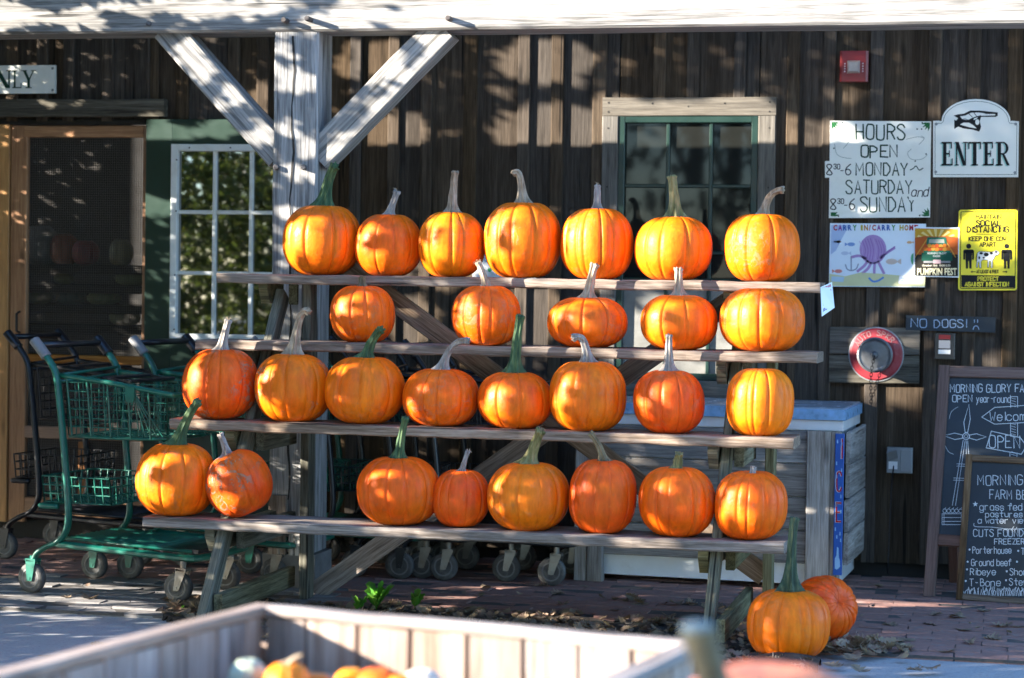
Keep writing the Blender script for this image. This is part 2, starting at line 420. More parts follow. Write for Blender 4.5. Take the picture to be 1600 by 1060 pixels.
# ------------------------------------------------------------------ ground
WY = 10.65                                            # the shop front's board face
g = MB(); g.add([(-60, -40, -0.02), (60, -40, -0.02), (60, 80, -0.02), (-60, 80, -0.02)], [(0, 1, 2, 3)])
tag(g.build('ground', M['asphalt']), kind='structure')
g = MB(); BK0, BK1 = 8.46, 10.75
g.box((-6.6, BK0, -0.015), (2.4, BK1+0.1, -0.004))
pave = tag(g.build('brick_pavement', M['joint']), kind='structure')
def in_bed(x, y):
    e = 0.06*math.sin(9*x)+0.05*math.sin(17*x+2)
    left = -3.52 + 0.9*max(0, 8.6-y) + 0.5*max(0, (y-8.9))**1.2 + 0.05*math.sin(14*y)
    return left < x < -0.72+0.05*math.sin(11*y) and 7.9 < y < 8.98 + e - 0.13*max(0, x+1.6)
meshes = {}
def brick_mesh(k, m):
    if (k, m) not in meshes:
        me = plank_mesh(0.196, 0.096, 0.05, 0.006, 1, 0.0022, 900+k, 'brick'); me.materials.append(M[m]); meshes[(k, m)] = me
    return meshes[(k, m)]
cells = []
row = 0; y = BK0+0.05
while y < BK1:
    x = -6.5 + (0.1 if row % 2 else 0.0)
    while x < 2.35:
        if not in_bed(x, y): cells.append((x, y))
        x += 0.2
    y += 0.1; row += 1
def inview(x, y):
    d = Vector((x, y, 0))-CO; dd = d.dot(F0); px = 800+FPX*d.dot(CR)/dd; return -30 < px < 1630
vis = sorted([c for c in cells if inview(*c)], key=lambda c: c[1])
near = set(vis[:298])
rest = MB()
for (x, y) in cells:
    grey = (x < -2.9 + RND.uniform(-0.12, 0.12) and y < 9.42 + RND.uniform(-0.06, 0.06))
    mk = 'greybrick' if grey else 'redbrick'
    k = RND.randrange(9); rz = RND.uniform(-0.02, 0.02)
    mt = Matrix.Translation((x+RND.uniform(-.002, .002), y+RND.uniform(-.002, .002), -0.025+RND.uniform(-0.005, 0.004))) @ Matrix.Rotation(rz, 4, 'Z') @ Matrix.Rotation(RND.uniform(-.012, .012), 4, 'X') @ Matrix.Rotation(RND.uniform(-.008, .008), 4, 'Y')
    me = brick_mesh(k, mk)
    if (x, y) in near: link('brick', me, pave, mtx=mt)
    else: rest.add([mt @ v.co for v in me.vertices], [tuple(p.vertices) for p in me.polygons], M[mk])
tag(rest.build('brick', None, pave), kind='stuff')
# planting bed of bare soil under the rack
bed = MB(); nx, ny = 100, 40; idx = {}
for j in range(ny+1):
    for i in range(nx+1):
        x = -3.85+3.3*i/nx; y = 7.75+1.35*j/ny
        edge = 1.0 if in_bed(x, y) else 0.0
        z = -0.03 + edge*(0.025 + 0.03*noise.noise(Vector((x*3, y*3, 0))) + 0.02*noise.noise(Vector((x*11, y*11, 3))))
        if 7.75+1.35*j/ny < 8.2: z += 0.014*edge
        idx[i, j] = len(bed.v); bed.v.append((x, y, z))
for j in range(ny):
    for i in range(nx):
        xm = -3.85+3.3*(i+.5)/nx; ym = 7.75+1.35*(j+.5)/ny
        if in_bed(xm, ym): bed.f.append((idx[i, j], idx[i+1, j], idx[i+1, j+1], idx[i, j+1])); bed.mi.append(0)
tag(bed.build('soil_bed', M['soil'], smooth=True), kind='structure')

# ------------------------------------------------------------------ the barn-boarded shop
shop = thing('farm_shop', 'dark weathered board and batten shop front with screen door and two windows', 'building', (-2.0, WY, 0))
def X(px, Y=WY, py=300): return atY(px, py, Y).x
def Z(py, px=800, Y=WY): return atY(px, py, Y).z
zdoor = Z(190, 120); zdoorb = Z(818, 100)
xgl, xgr = X(229), X(506)
xw0, xw1, zw0, zw1 = X(966), X(1184), Z(594, 1080), Z(182, 1080)
OPEN = [(X(-300), xgl+0.02, zdoorb, zdoor), (xgl, xgr, 0.0, Z(187, 330)), (xw0, xw1, zw0, zw1)]
ZT, ZB = 3.75, 0.07
def subtract(r, hole):
    x0, x1, z0, z1 = r; a, b, c, d = hole
    if b <= x0 or a >= x1 or d <= z0 or c >= z1: return [r]
    out = []
    if a > x0: out.append((x0, a, z0, z1))
    if b < x1: out.append((b, x1, z0, z1))
    xa, xb = max(x0, a), min(x1, b)
    if c > z0: out.append((xa, xb, z0, c))
    if d < z1: out.append((xa, xb, d, z1))
    return out
def cut(r):
    rs = [r]
    for h in OPEN: rs = [q for x in rs for q in subtract(x, h)]
    return [q for q in rs if q[1]-q[0] > 0.012 and q[3]-q[2] > 0.03]
bat = [-640, -570, -500, -440, -385, -330, -255, -180, -105, -40, 10, 56, 97, 158, 229, 275, 355, 400, 470, 545, 605, 656, 724, 807, 860, 925, 1018, 1070, 1143, 1227, 1283, 1357, 1448, 1508, 1572, 1640, 1700, 1770, 1840]
bx = [X(p+10) for p in bat]
for i in range(len(bx)-1):
    yo = RND.uniform(-0.004, 0.004)
    for (a, b, c, d) in cut((bx[i], bx[i+1], ZB+RND.uniform(-.01, .01), ZT)):
        plank('board', ((a+b)/2, WY+0.011+yo, c), ((a+b)/2, WY+0.011+yo, d), b-a-0.004, 0.022, M['barn'], shop, (0, -1, 0), 3, 0.0012, 0.003)
for x in bx:
    w = RND.uniform(0.058, 0.07)
    for (a, b, c, d) in cut((x-w/2, x+w/2, ZB, ZT)):
        plank('batten', ((a+b)/2, WY-0.010, c), ((a+b)/2, WY-0.010, d), b-a, 0.02, M['batten'], shop, (0, -1, 0), 4, 0.0016, 0.004)
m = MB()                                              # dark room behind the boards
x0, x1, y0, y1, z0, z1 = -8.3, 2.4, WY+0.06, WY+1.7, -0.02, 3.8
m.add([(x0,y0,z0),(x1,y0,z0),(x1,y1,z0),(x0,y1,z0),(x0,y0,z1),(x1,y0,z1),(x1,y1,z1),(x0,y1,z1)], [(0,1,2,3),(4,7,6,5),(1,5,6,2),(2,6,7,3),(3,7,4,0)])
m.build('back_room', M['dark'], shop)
m = MB(); m.box((-8.3, WY+0.03, -0.02), (2.4, WY+0.05, ZB+0.03)); m.build('foundation', M['dark'], shop)
# door lintel board and dark track under it
plank('lintel', (-7.0, WY-0.045, (Z(157, 130)+Z(184, 130))/2), (X(264, py=170), WY-0.045, (Z(157, 130)+Z(184, 130))/2), Z(157, 130)-Z(184, 130), 0.05, M['lintel'], shop, (0, -1, 0), 8, 0.0025)
plank('door_track', (-7.0, WY+0.0, Z(191, 130)), (X(229, py=190), WY+0.0, Z(191, 130)), 0.03, 0.03, M['iron'], shop, (0, -1, 0))
# screen door
DY = WY+0.012
door = link('screen_door', None, shop, (X(130, DY), DY, zdoorb)); door.empty_display_size = .1
def stile(name, pxa, pya, pxb, pyb, mat='doorwood', Y=DY, t=0.035, horiz=False, parent=door):
    a, b = atY(pxa, pya, Y), atY(pxb, pyb, Y); xa, xb, za, zb = a.x, b.x, b.z, a.z
    if horiz: return plank(name, (xa, Y, (za+zb)/2), (xb, Y, (za+zb)/2), zb-za, t, M[mat], parent, (0, -1, 0), 2, 0.0005)
    return plank(name, ((xa+xb)/2, Y, za), ((xa+xb)/2, Y, zb), xb-xa, t, M[mat], parent, (0, -1, 0), 2, 0.0005)
stile('door_stile', 20, 197, 40, 815)
stile('door_stile', 226, 197, 246, 815)
stile('door_rail', 40.4, 197, 226, 215, horiz=True)
stile('door_rail', 40.4, 553, 226, 571, horiz=True)
stile('door_rail', 40.4, 665, 226, 690, horiz=True)
stile('door_rail', 40.4, 776, 226, 812, horiz=True)
stile('door_mullion', 124, 690.5, 138, 775.5)
a, b = atY(40, 215, DY), atY(228, 780, DY); w = MB(); yy = DY+0.012
x = a.x
while x < b.x: w.box((x-.001, yy, b.z), (x+.001, yy+.0012, a.z)); x += 0.0125
z = b.z
while z < a.z: w.box((a.x, yy-.0013, z-.001), (b.x, yy-.0001, z+.001)); z += 0.0125
tag(w.build('wire_screen', M['wire'], door), kind='stuff')
m = MB(); h = atY(33, 505, DY); m.tube([(h.x, DY-.02, h.z+.06), (h.x, DY-.055, h.z+.05), (h.x, DY-.055, h.z-.04), (h.x, DY-.02, h.z-.05)], .007, 6); m.build('handle', M['iron'], door)
# the neighbouring amber sliding door, only its edge in view
e = link('sliding_door', None, shop, (X(-60), WY, zdoorb))
stile('door_stile', -18, 192, 12, 815, 'amber', WY+.004, parent=e)
stile('door_rail', -300, 192, -18.4, 225, 'amber', WY+.004, horiz=True, parent=e)
stile('door_rail', -300, 700, -18.4, 815, 'amber', WY+.004, horiz=True, parent=e)
m = MB(); q = atY(-300, 225, WY); q2 = atY(-18, 700, WY); m.box((q.x, WY+.01, q2.z), (q2.x, WY+.014, q.z)); m.build('pane', M['glass'], e)
# green panel with the white nine-light window
GY = WY-0.03
gp = link('green_panel', None, shop, (X(330), GY, 0.1))
gw = (X(270, GY), X(462, GY), Z(533, 330, GY), Z(226, 330, GY)); gx0, gx1, gz1 = X(229, GY), X(508, GY), Z(187, 330, GY)
for (a, b, c, d) in [(gx0, gw[0], 0.06, gz1), (gw[1], gx1, 0.06, gz1), (gw[0], gw[1], 0.06, gw[2]), (gw[0], gw[1], gw[3], gz1)]:
    vert = (d-c) > (b-a)
    if vert: plank('panel_board', ((a+b)/2, GY, c), ((a+b)/2, GY, d), b-a, 0.03, M['greenpaint'], gp, (0, -1, 0), 1, 0, .002)
    else: plank('panel_board', (a, GY, (c+d)/2), (b, GY, (c+d)/2), d-c, 0.03, M['greenpaint'], gp, (0, -1, 0), 1, 0, .002)
def window(name, parent, x0, x1, z0, z1, Y, fw, mw_, cols, rows, mat, gmat, zs=None, xs=None):
    """frame, muntins and one pane per light, each a piece of its own"""
    wn_ = link(name, None, parent, ((x0+x1)/2, Y, z0))
    P = lambda *a, **k: plank(*a, M[mat], wn_, (0, -1, 0), 1, 0, .003)
    P('window_frame', (x0+fw/2, Y, z0), (x0+fw/2, Y, z1), fw, 0.04); P('window_frame', (x1-fw/2, Y, z0), (x1-fw/2, Y, z1), fw, 0.04)
    P('window_frame', (x0+fw+.0005, Y, z1-fw/2), (x1-fw-.0005, Y, z1-fw/2), fw, 0.04); P('window_frame', (x0+fw+.0005, Y, z0+fw/2), (x1-fw-.0005, Y, z0+fw/2), fw, 0.04)
    xi = [x0+fw+(x1-x0-2*fw)*i/cols for i in range(cols+1)] if xs is None else xs
    zi = [z0+fw+(z1-z0-2*fw)*i/rows for i in range(rows+1)] if zs is None else zs
    for x in xi[1:-1]: P('muntin', (x, Y+.004, zi[0]), (x, Y+.004, zi[-1]), mw_, 0.02)
    for z in zi[1:-1]:
        for i in range(len(xi)-1): P('muntin', (xi[i]+(mw_/2+.0004 if i else .0005), Y+.004, z), (xi[i+1]-(mw_/2+.0004 if i < len(xi)-2 else .0005), Y+.004, z), mw_, 0.02)
    for i in range(len(xi)-1):
        for j in range(len(zi)-1):
            mm = MB(); t = RND.uniform(-.0012, .0012); t2 = RND.uniform(-.0012, .0012)
            mm.add([(xi[i], Y+.012+t, zi[j]), (xi[i+1], Y+.012-t, zi[j]), (xi[i+1], Y+.012-t+t2, zi[j+1]), (xi[i], Y+.012+t+t2, zi[j+1]),
                    (xi[i], Y+.016+t, zi[j]), (xi[i+1], Y+.016-t, zi[j]), (xi[i+1], Y+.016-t+t2, zi[j+1]), (xi[i], Y+.016+t+t2, zi[j+1])],
                   [(0, 1, 2, 3), (7, 6, 5, 4), (0, 4, 5, 1), (1, 5, 6, 2), (2, 6, 7, 3), (3, 7, 4, 0)])
            mm.build('pane', M[gmat(i, j)], wn_)
    return wn_
wl = window('window', gp, *gw, GY-.012, 0.036, 0.02, 3, 3, 'whitepaint', lambda i, j: 'glass')
for (pxs, pys) in [(296, 231), (360, 231), (276, 250), (275, 330), (273, 430), (272, 515), (295, 528)]:
    q = atY(pxs, pys, GY-.034); m = MB(); m.cyl((q.x, GY-.036, q.z), (q.x, GY-.03, q.z), .004, 8); m.build('screw', M['iron'], wl)
# right window: pale board casing, green sash, small lights above and a filmed lower light
CY = WY-0.014
cx0, cx1, cz1 = X(941), X(1211), Z(153, 1080)
plank('window_casing', (cx0, CY, (zw1+cz1)/2), (cx1, CY, (zw1+cz1)/2), cz1-zw1, 0.03, M['trim'], shop, (0, -1, 0), 4, .001)
plank('window_casing', ((cx0+xw0)/2, CY, zw0-.09), ((cx0+xw0)/2, CY, zw1-.001), xw0-cx0, 0.03, M['trim'], shop, (0, -1, 0), 4, .001)
plank('window_casing', ((cx1+xw1)/2, CY, zw0-.09), ((cx1+xw1)/2, CY, zw1-.001), cx1-xw1, 0.03, M['trim'], shop, (0, -1, 0), 4, .001)
plank('window_casing', (xw0+.001, CY, zw0-.045), (xw1-.001, CY, zw0-.045), 0.089, 0.03, M['trim'], shop, (0, -1, 0), 4, .001)
nl = MB()
for (nx, nz) in [(cx0+.03, cz1-.025), (cx0+.03, zw1+.02), (cx1-.03, cz1-.025), (cx1-.03, zw1+.02), ((cx0+cx1)/2, (zw1+cz1)/2), (cx0+.03, zw1-.06), (cx1-.03, zw1-.06), (cx1-.03, zw1-.35), (cx0+.03, zw1-.35), (cx0+.25, cz1-.03), (cx1-.25, cz1-.03)]:
    nl.cyl((nx, CY-.0165, nz), (nx, CY-.014, nz), .0045, 7)
tag(nl.build('nail_head', M['iron'], shop), kind='stuff')
zz = lambda p: Z(p, 1075)
wr = window('window', shop, xw0, xw1, zw0, zw1, WY-.002, 0.033, 0.018, 3, 4, 'sashgreen', lambda i, j: 'filmglass' if j == 0 else 'dustyglass',
            zs=[zw0+.033, zz(438), zz(395), zz(291), zw1-.033], xs=[xw0+.033, X(1043), X(1110), xw1-.033])
q0, q1 = atY(986, 308, WY+.03), atY(1101, 372, WY+.03)

# ------------------------------------------------------------------ timber porch frame
PY = 9.38
porch = thing('timber_porch', 'heavy pale timber post and beam frame with two diagonal braces and pegs', 'porch', (-3.1, PY+.1, 0))
pxl, pxr = atY(428, 100, PY).x, atY(497, 100, PY).x
pc = (pxl+pxr)/2; pw = pxr-pxl
zb0 = atY(462, 49.5, PY).z
plank('post', (pc, PY+pw/2, 0.16), (pc, PY+pw/2, zb0-.001), pw, pw, M['timber'], porch, (0, -1, 0), 10, 0.0016, 0.008)
plank('beam', (-6.6, PY+pw/2-.004, zb0+.098), (2.2, PY+pw/2-.004, zb0+.098), pw+.02, 0.195, M['timber'], porch, (0, 0, 1), 22, 0.0016, 0.01)
m = MB(); m.box((pc-pw/2+.012, PY-.003, .2), (pc-pw/2+.02, PY+.012, zb0-.02))
# the long drying crack down the post, its inner shade drawn as a flat dark strip
ck = MB(); r = random.Random(5); L = []
for i in range(41):
    z = 0.4+(zb0-0.42)*i/40; L.append((pc-0.012+0.006*math.sin(i*.9)+r.uniform(-.003, .003), z, 0.0025+0.003*abs(math.sin(i*.37))))
for i, (x, z, w_) in enumerate(L):
    ck.v += [(x-w_, PY-.0035, z), (x+w_, PY-.0035, z)]
    if i: k = 2*i; ck.f.append((k-2, k-1, k+1, k)); ck.mi.append(0)
ck.build('drying_crack', M['iron'], porch)
def brace(pa, pb, wpx):
    a, b = atY(*pa, PY+.02), atY(*pb, PY+.02)
    d = (b-a).normalized(); a -= d*.03; b += d*.03
    a.y = b.y = PY+.085
    plank('brace', a, b, wpx, 0.12, M['timber'], porch, (0, -1, 0), 6, 0.0016, 0.008)
brace((262, 50), (428, 236), 0.137)
brace((683, 49), (500, 238), 0.142)
for (px, py, L_) in [(235, 38, .03), (450, 34, .07), (487, 32, .08), (705, 31, .07), (433, 262, .025), (476, 262, .03)]:
    q = atY(px, py, PY); m = MB()
    m.tube([(q.x, PY+.03, q.z), (q.x, PY-L_*.8, q.z), (q.x+.002, PY-L_, q.z+.001)], [.0125, .0125, .010], 10); m.build('peg', M['peg'], porch)
# wooden boxing and footing at the foot of the post
plank('post_boxing', (pc-.055, PY-.016, .15), (pc-.055, PY-.016, .42), .085, .022, M['rack'], porch, (0, -1, 0), 2, .001)
plank('post_boxing', (pc+.045, PY-.014, .15), (pc+.045, PY-.014, .30), .09, .022, M['chest'], porch, (0, -1, 0), 2, .001)
m = MB(); m.box((pc-pw/2-.02, PY-.02, -.02), (pc+pw/2+.02, PY+pw+.02, .155)); m.build('footing', plain('footing_stone', (.16, .15, .14), .9, var=.3, bump=.4), porch)
# roof over the walk, on rafters above the beam
for x in np.arange(-6.3, 2.2, 0.9):
    plank('rafter', (x, PY-.12, 3.40), (x, WY-.03, 3.70), .05, .14, M['roof'], porch, (0, -.3, 1), 1)
m = MB(); m.add([(-6.7, PY-.2, 3.48), (2.3, PY-.2, 3.48), (2.3, WY+.1, 3.81), (-6.7, WY+.1, 3.81), (-6.7, PY-.2, 3.52), (2.3, PY-.2, 3.52), (2.3, WY+.1, 3.85), (-6.7, WY+.1, 3.85)],
      [(0, 1, 2, 3), (7, 6, 5, 4), (0, 4, 5, 1), (1, 5, 6, 2), (2, 6, 7, 3), (3, 7, 4, 0)]); m.build('roof', M['roof'], porch)

# ------------------------------------------------------------------ display rack
TY = [8.35, 8.57, 8.78, 8.98]                         # front edges, lowest tier first
def tierz(py, Y): return atY(700, py, Y).z
TZ = [tierz(828, TY[0]), tierz(669, TY[1]), tierz(539.5, TY[2]), tierz(433, TY[3])]
TX = [(atY(222, 815, TY[0]).x, atY(1225, 855, TY[0]).x), (atY(265, 660, TY[1]).x, atY(1240, 690, TY[1]).x), (atY(305, 535, TY[2]).x, atY(1277, 560, TY[2]).x), (atY(338, 432, TY[3]).x, atY(1281, 450, TY[3]).x)]
rack = thing('display_rack', 'stepped four tier wooden rack of grey planks holding rows of pumpkins', 'display rack', (-2.1, 8.7, 0))
PT, PW = 0.042, 0.27
for (xa, xb), y, z in zip(TX, TY, TZ):
    plank('shelf_plank', (xa, y+PW/2, z-PT/2), (xb, y+PW/2, z-PT/2), PW, PT, M['rack'], rack, (0, 0, 1), 40, 0.0022, 0.006)
XS = [-3.15, -1.115]
for xs in XS:
    p0 = Vector((xs, 8.19, 0.0)); p1 = Vector((xs, 9.13, 1.375-PT))
    dirv = (p1-p0).normalized()
    plank('stringer', p0-dirv*.01, p1, .085, .04, M['treated'], rack, (1, 0, 0), 10, .0015, .004)
    plank('rear_post', (xs+.13, 9.12, -.02), (xs+.13, 9.12, TZ[3]-PT-.001), .09, .04, M['treated'], rack, (1, 0, 0), 10, .0015, .004)
    for y, z in zip(TY, TZ):                          # cleats with a sawn-off front under each plank
        c = MB(); t0, t1 = xs-.066, xs-.026; zt = z-PT-.001
        pr = [(y+.035, zt), (9.16, zt), (9.16, zt-.095), (y+.085, zt-.095), (y+.035, zt-.03)]
        if y == TY[3]: pr = [(y+.02, zt), (y+.24, zt), (y+.24, zt-.085), (y+.06, zt-.085), (y+.02, zt-.02)]
        n = len(pr)
        c.add([(t0, a, b) for a, b in pr]+[(t1, a, b) for a, b in pr], [tuple(range(n)), tuple(reversed(range(n, 2*n)))]+[(i, i+n, (i+1) % n+n, (i+1) % n) for i in range(n)])
        fixn(c.build('cleat', M['treated'], rack, origin=(xs, y+.2, zt)))
        plank('cleat', (xs+.045, y+.16, zt-.045), (xs+.045, 9.16, zt-.045), .09, .038, M['treated'], rack, (1, 0, 0), 1)
    plank('foot_rail', (xs+.045, 8.25, .085), (xs+.045, 9.16, .085), .09, .036, M['treated'], rack, (1, 0, 0), 4, .001)
plank('cross_brace', atY(505, 388, 9.165), atY(1195, 900, 9.165), .09, .022, M['rack'], rack, (0, -1, 0), 12, .001)
plank('cross_brace', atY(492, 926, 9.19), atY(1185, 440, 9.19), .09, .022, M['rack'], rack, (0, -1, 0), 12, .001)
# ------------------------------------------------------------------ pumpkins
def pumpkin(spec):
    """(label, cx, top, bottom, width px, tier or Y/z, stem kind, base px, tip px, curve, colour, scab, tilt, boxy, ribs)"""
    (label, cx, top, bot, wpx, place, stem, base, tip, curve, colr, scab, tilt, boxy, rib, seed, group) = spec
    r = random.Random(seed)
    if isinstance(place, int): Yc = TY[place]+0.135; zb = TZ[place]
    else: Yc, zb = place
    k = mpp(cx, Yc); R = wpx*k/2; H = (bot-top)*k*1.0
    Xc = atY(cx, (top+bot)/2, Yc).x
    if isinstance(place, int) and R > .128: Yc = TY[place]+0.13
    nt, npz = 224, 46
    nr = rib; ang = sorted(((i+r.uniform(-.28, .28))*2*math.pi/nr) for i in range(nr)); dep = [r.uniform(.35, 1.15) for _ in ang]; sg = [r.uniform(.022, .05) for _ in ang]
    ecc = r.uniform(-.025, .025); ph = r.uniform(0, 6.28); off = Vector((r.uniform(0, 50), r.uniform(0, 50), r.uniform(0, 50)))
    lean = r.uniform(-.03, .03)
    groove = []; lobe = []
    for j in range(nt):
        t = 2*math.pi*j/nt; gv = 0; best = 9; nearest = 9
        for q, d, s in zip(ang, dep, sg):
            dd = abs((t-q+math.pi) % (2*math.pi)-math.pi); gv += d*math.exp(-(dd/s)**2); nearest = min(nearest, dd)
        groove.append(gv); lobe.append(min(1, nearest/(math.pi/nr)))
    vs = []; fs = []
    p = 2.0/boxy
    for i in range(npz+1):
        f = -math.pi/2+math.pi*i/npz
        cr = abs(math.cos(f))**p; sz = math.copysign(abs(math.sin(f))**p, f)
        for j in range(nt):
            t = 2*math.pi*j/nt
            ra = cr*(1+ecc*math.cos(2*t+ph))
            pole = 1-cr
            amp = 0.046+0.035*pole
            ra *= 1-amp*groove[j]-(0.03+.03*pole)*(1-lobe[j]**.7)*.8
            z = sz*0.5
            if f > 0: z -= 0.075*math.exp(-(cr/.26)**2)+0.012*groove[j]*math.exp(-(cr/.6)**2)
            else: z += 0.05*math.exp(-(cr/.35)**2)
            x, y = R*ra*math.cos(t), R*ra*math.sin(t)
            P = Vector((x, y, z*H))
            nz = noise.noise(P*7+off)*.010+noise.noise(P*19+off)*.0032
            P *= 1+nz/0.3*.55
            P.x += lean*P.z; P.z += H/2
            vs.append(P)
    for i in range(npz):
        for j in range(nt): fs.append((i*nt+j, i*nt+(j+1) % nt, (i+1)*nt+(j+1) % nt, (i+1)*nt+j))
    fs.append(tuple(range(nt-1, -1, -1))); fs.append(tuple(npz*nt+j for j in range(nt)))
    zmin = min(v.z for v in vs)
    tm = Matrix.Identity(4)
    if tilt:
        c = Vector((0, 0, H/2)); tm = Matrix.Translation(c) @ Matrix.Rotation(math.radians(tilt[0]), 4, 'Y') @ Matrix.Rotation(math.radians(tilt[1]), 4, 'X') @ Matrix.Translation(-c)
        vs = [tm @ v for v in vs]; zmin = min(v.z for v in vs)
    zmin += 0.001
    vs = [Vector((v.x, v.y, v.z-zmin)) for v in vs]
    me = bpy.data.meshes.new('pumpkin'); me.from_pydata([tuple(v) for v in vs], [], fs); me.polygons.foreach_set('use_smooth', [True]*len(me.polygons)); me.update()
    me.materials.append(M['pumpkin'])
    o = link('pumpkin', me, None, (Xc, Yc, zb)); o.color = (*colr, 1-max(scab, r.uniform(.05, .3)))
    tag(o, label, 'pumpkin', group)
    if stem:
        s0 = tm @ Vector((lean*H/2, 0, H*(1-0.085))); s0.z -= zmin
        kk = k; up = (tm.to_3x3() @ Vector((0, 0, 1)))
        dx = (tip[0]-base[0])*kk; dz = max(.012, (base[1]-tip[1])*kk)+.006
        p0 = s0; p3 = s0+Vector((dx, r.uniform(-.012, .012)-(.03 if abs(dx) > .05 else 0), dz))
        p1 = s0+Vector((dx*.12, 0, dz*curve*.5)); p2 = s0+Vector((dx*(.55 if curve < 1 else .3), 0, dz*min(1.25, curve*1.02)))
        L = []
        ns = 18
        for i in range(ns+1):
            t = i/ns; L.append(p0*(1-t)**3+p1*3*t*(1-t)**2+p2*3*t*t*(1-t)+p3*t**3)
        thick = r.uniform(.0125, .0165)*(spec[4]*k/.28)
        if stem == 'olive' or stem == 'brown': thick *= 1.1
        if dz > .15: thick *= 1.12
        vs2 = []; fs2 = []; nn = 40; fl = r.randrange(5, 7); tw = r.uniform(-1.2, 1.2)
        a = None
        for i, q in enumerate(L):
            T = (L[min(i+1, ns)]-L[max(i-1, 0)]).normalized()
            if a is None: a = Vector((1, 0, 0))
            a = (a-T*a.dot(T)).normalized(); b = T.cross(a); t = i/ns
            rad = thick*(.92+2.0*math.exp(-t*9)-.2*t+(.16 if i >= ns-1 else 0))
            for j in range(nn):
                q2 = 2*math.pi*j/nn
                rr = rad*(1+(.30+.22*math.exp(-t*7))*(1-2*abs(math.sin(fl*q2/2+tw*t))**.7)+.10*noise.noise(Vector((math.cos(q2)*1.5, math.sin(q2)*1.5+t*5, seed))))
                vs2.append(q+a*rr*math.cos(q2)+b*rr*math.sin(q2)+Vector((0, 0, -.012*(1 if i == 0 else 0)))+(T*r.uniform(-.006, .006) if i == ns else Vector()))
        for i in range(ns):
            for j in range(nn): fs2.append((i*nn+j, i*nn+(j+1) % nn, (i+1)*nn+(j+1) % nn, (i+1)*nn+j))
        c = len(vs2); vs2.append(L[-1]-(L[-1]-L[-2])*.15)
        for j in range(nn): fs2.append((ns*nn+j, ns*nn+(j+1) % nn, c))
        me2 = bpy.data.meshes.new('stem'); me2.from_pydata([tuple(v) for v in vs2], [], fs2); me2.polygons.foreach_set('use_smooth', [True]*len(me2.polygons)); me2.update()
        me2.materials.append(STEM[stem]); st = bpy.data.objects.new('stem', me2); COL.objects.link(st); st.parent = o
        if 'frayed' in label or 'wisp' in label:
            mm = MB()
            for _ in range(9):
                d = Vector((r.uniform(-1, 1), r.uniform(-.6, .6), r.uniform(-.6, 1)))*.016; e = L[-1]
                mm.tube([e, e+d*.6+Vector((0, 0, .004)), e+d+Vector((r.uniform(-.008, .008), 0, r.uniform(-.01, .006)))], [.0016, .0012, .0006], 4, STEM['tan'])
            f = mm.build('frayed_fibre', STEM['tan'], None); f.parent = st; f['kind'] = 'stuff'
    return o
OR = (0.9, 0.158, 0.002); DO = (0.86, 0.125, 0.002); YO = (0.9, 0.185, 0.002); RO = (0.82, 0.1, 0.004); AM = (0.84, 0.158, 0.002)
G4, G3, G2, G1, G0 = 'pumpkins on the top plank', 'pumpkins on the second plank', 'pumpkins on the third plank', 'pumpkins on the lowest plank', 'pumpkins on the ground beside the rack'
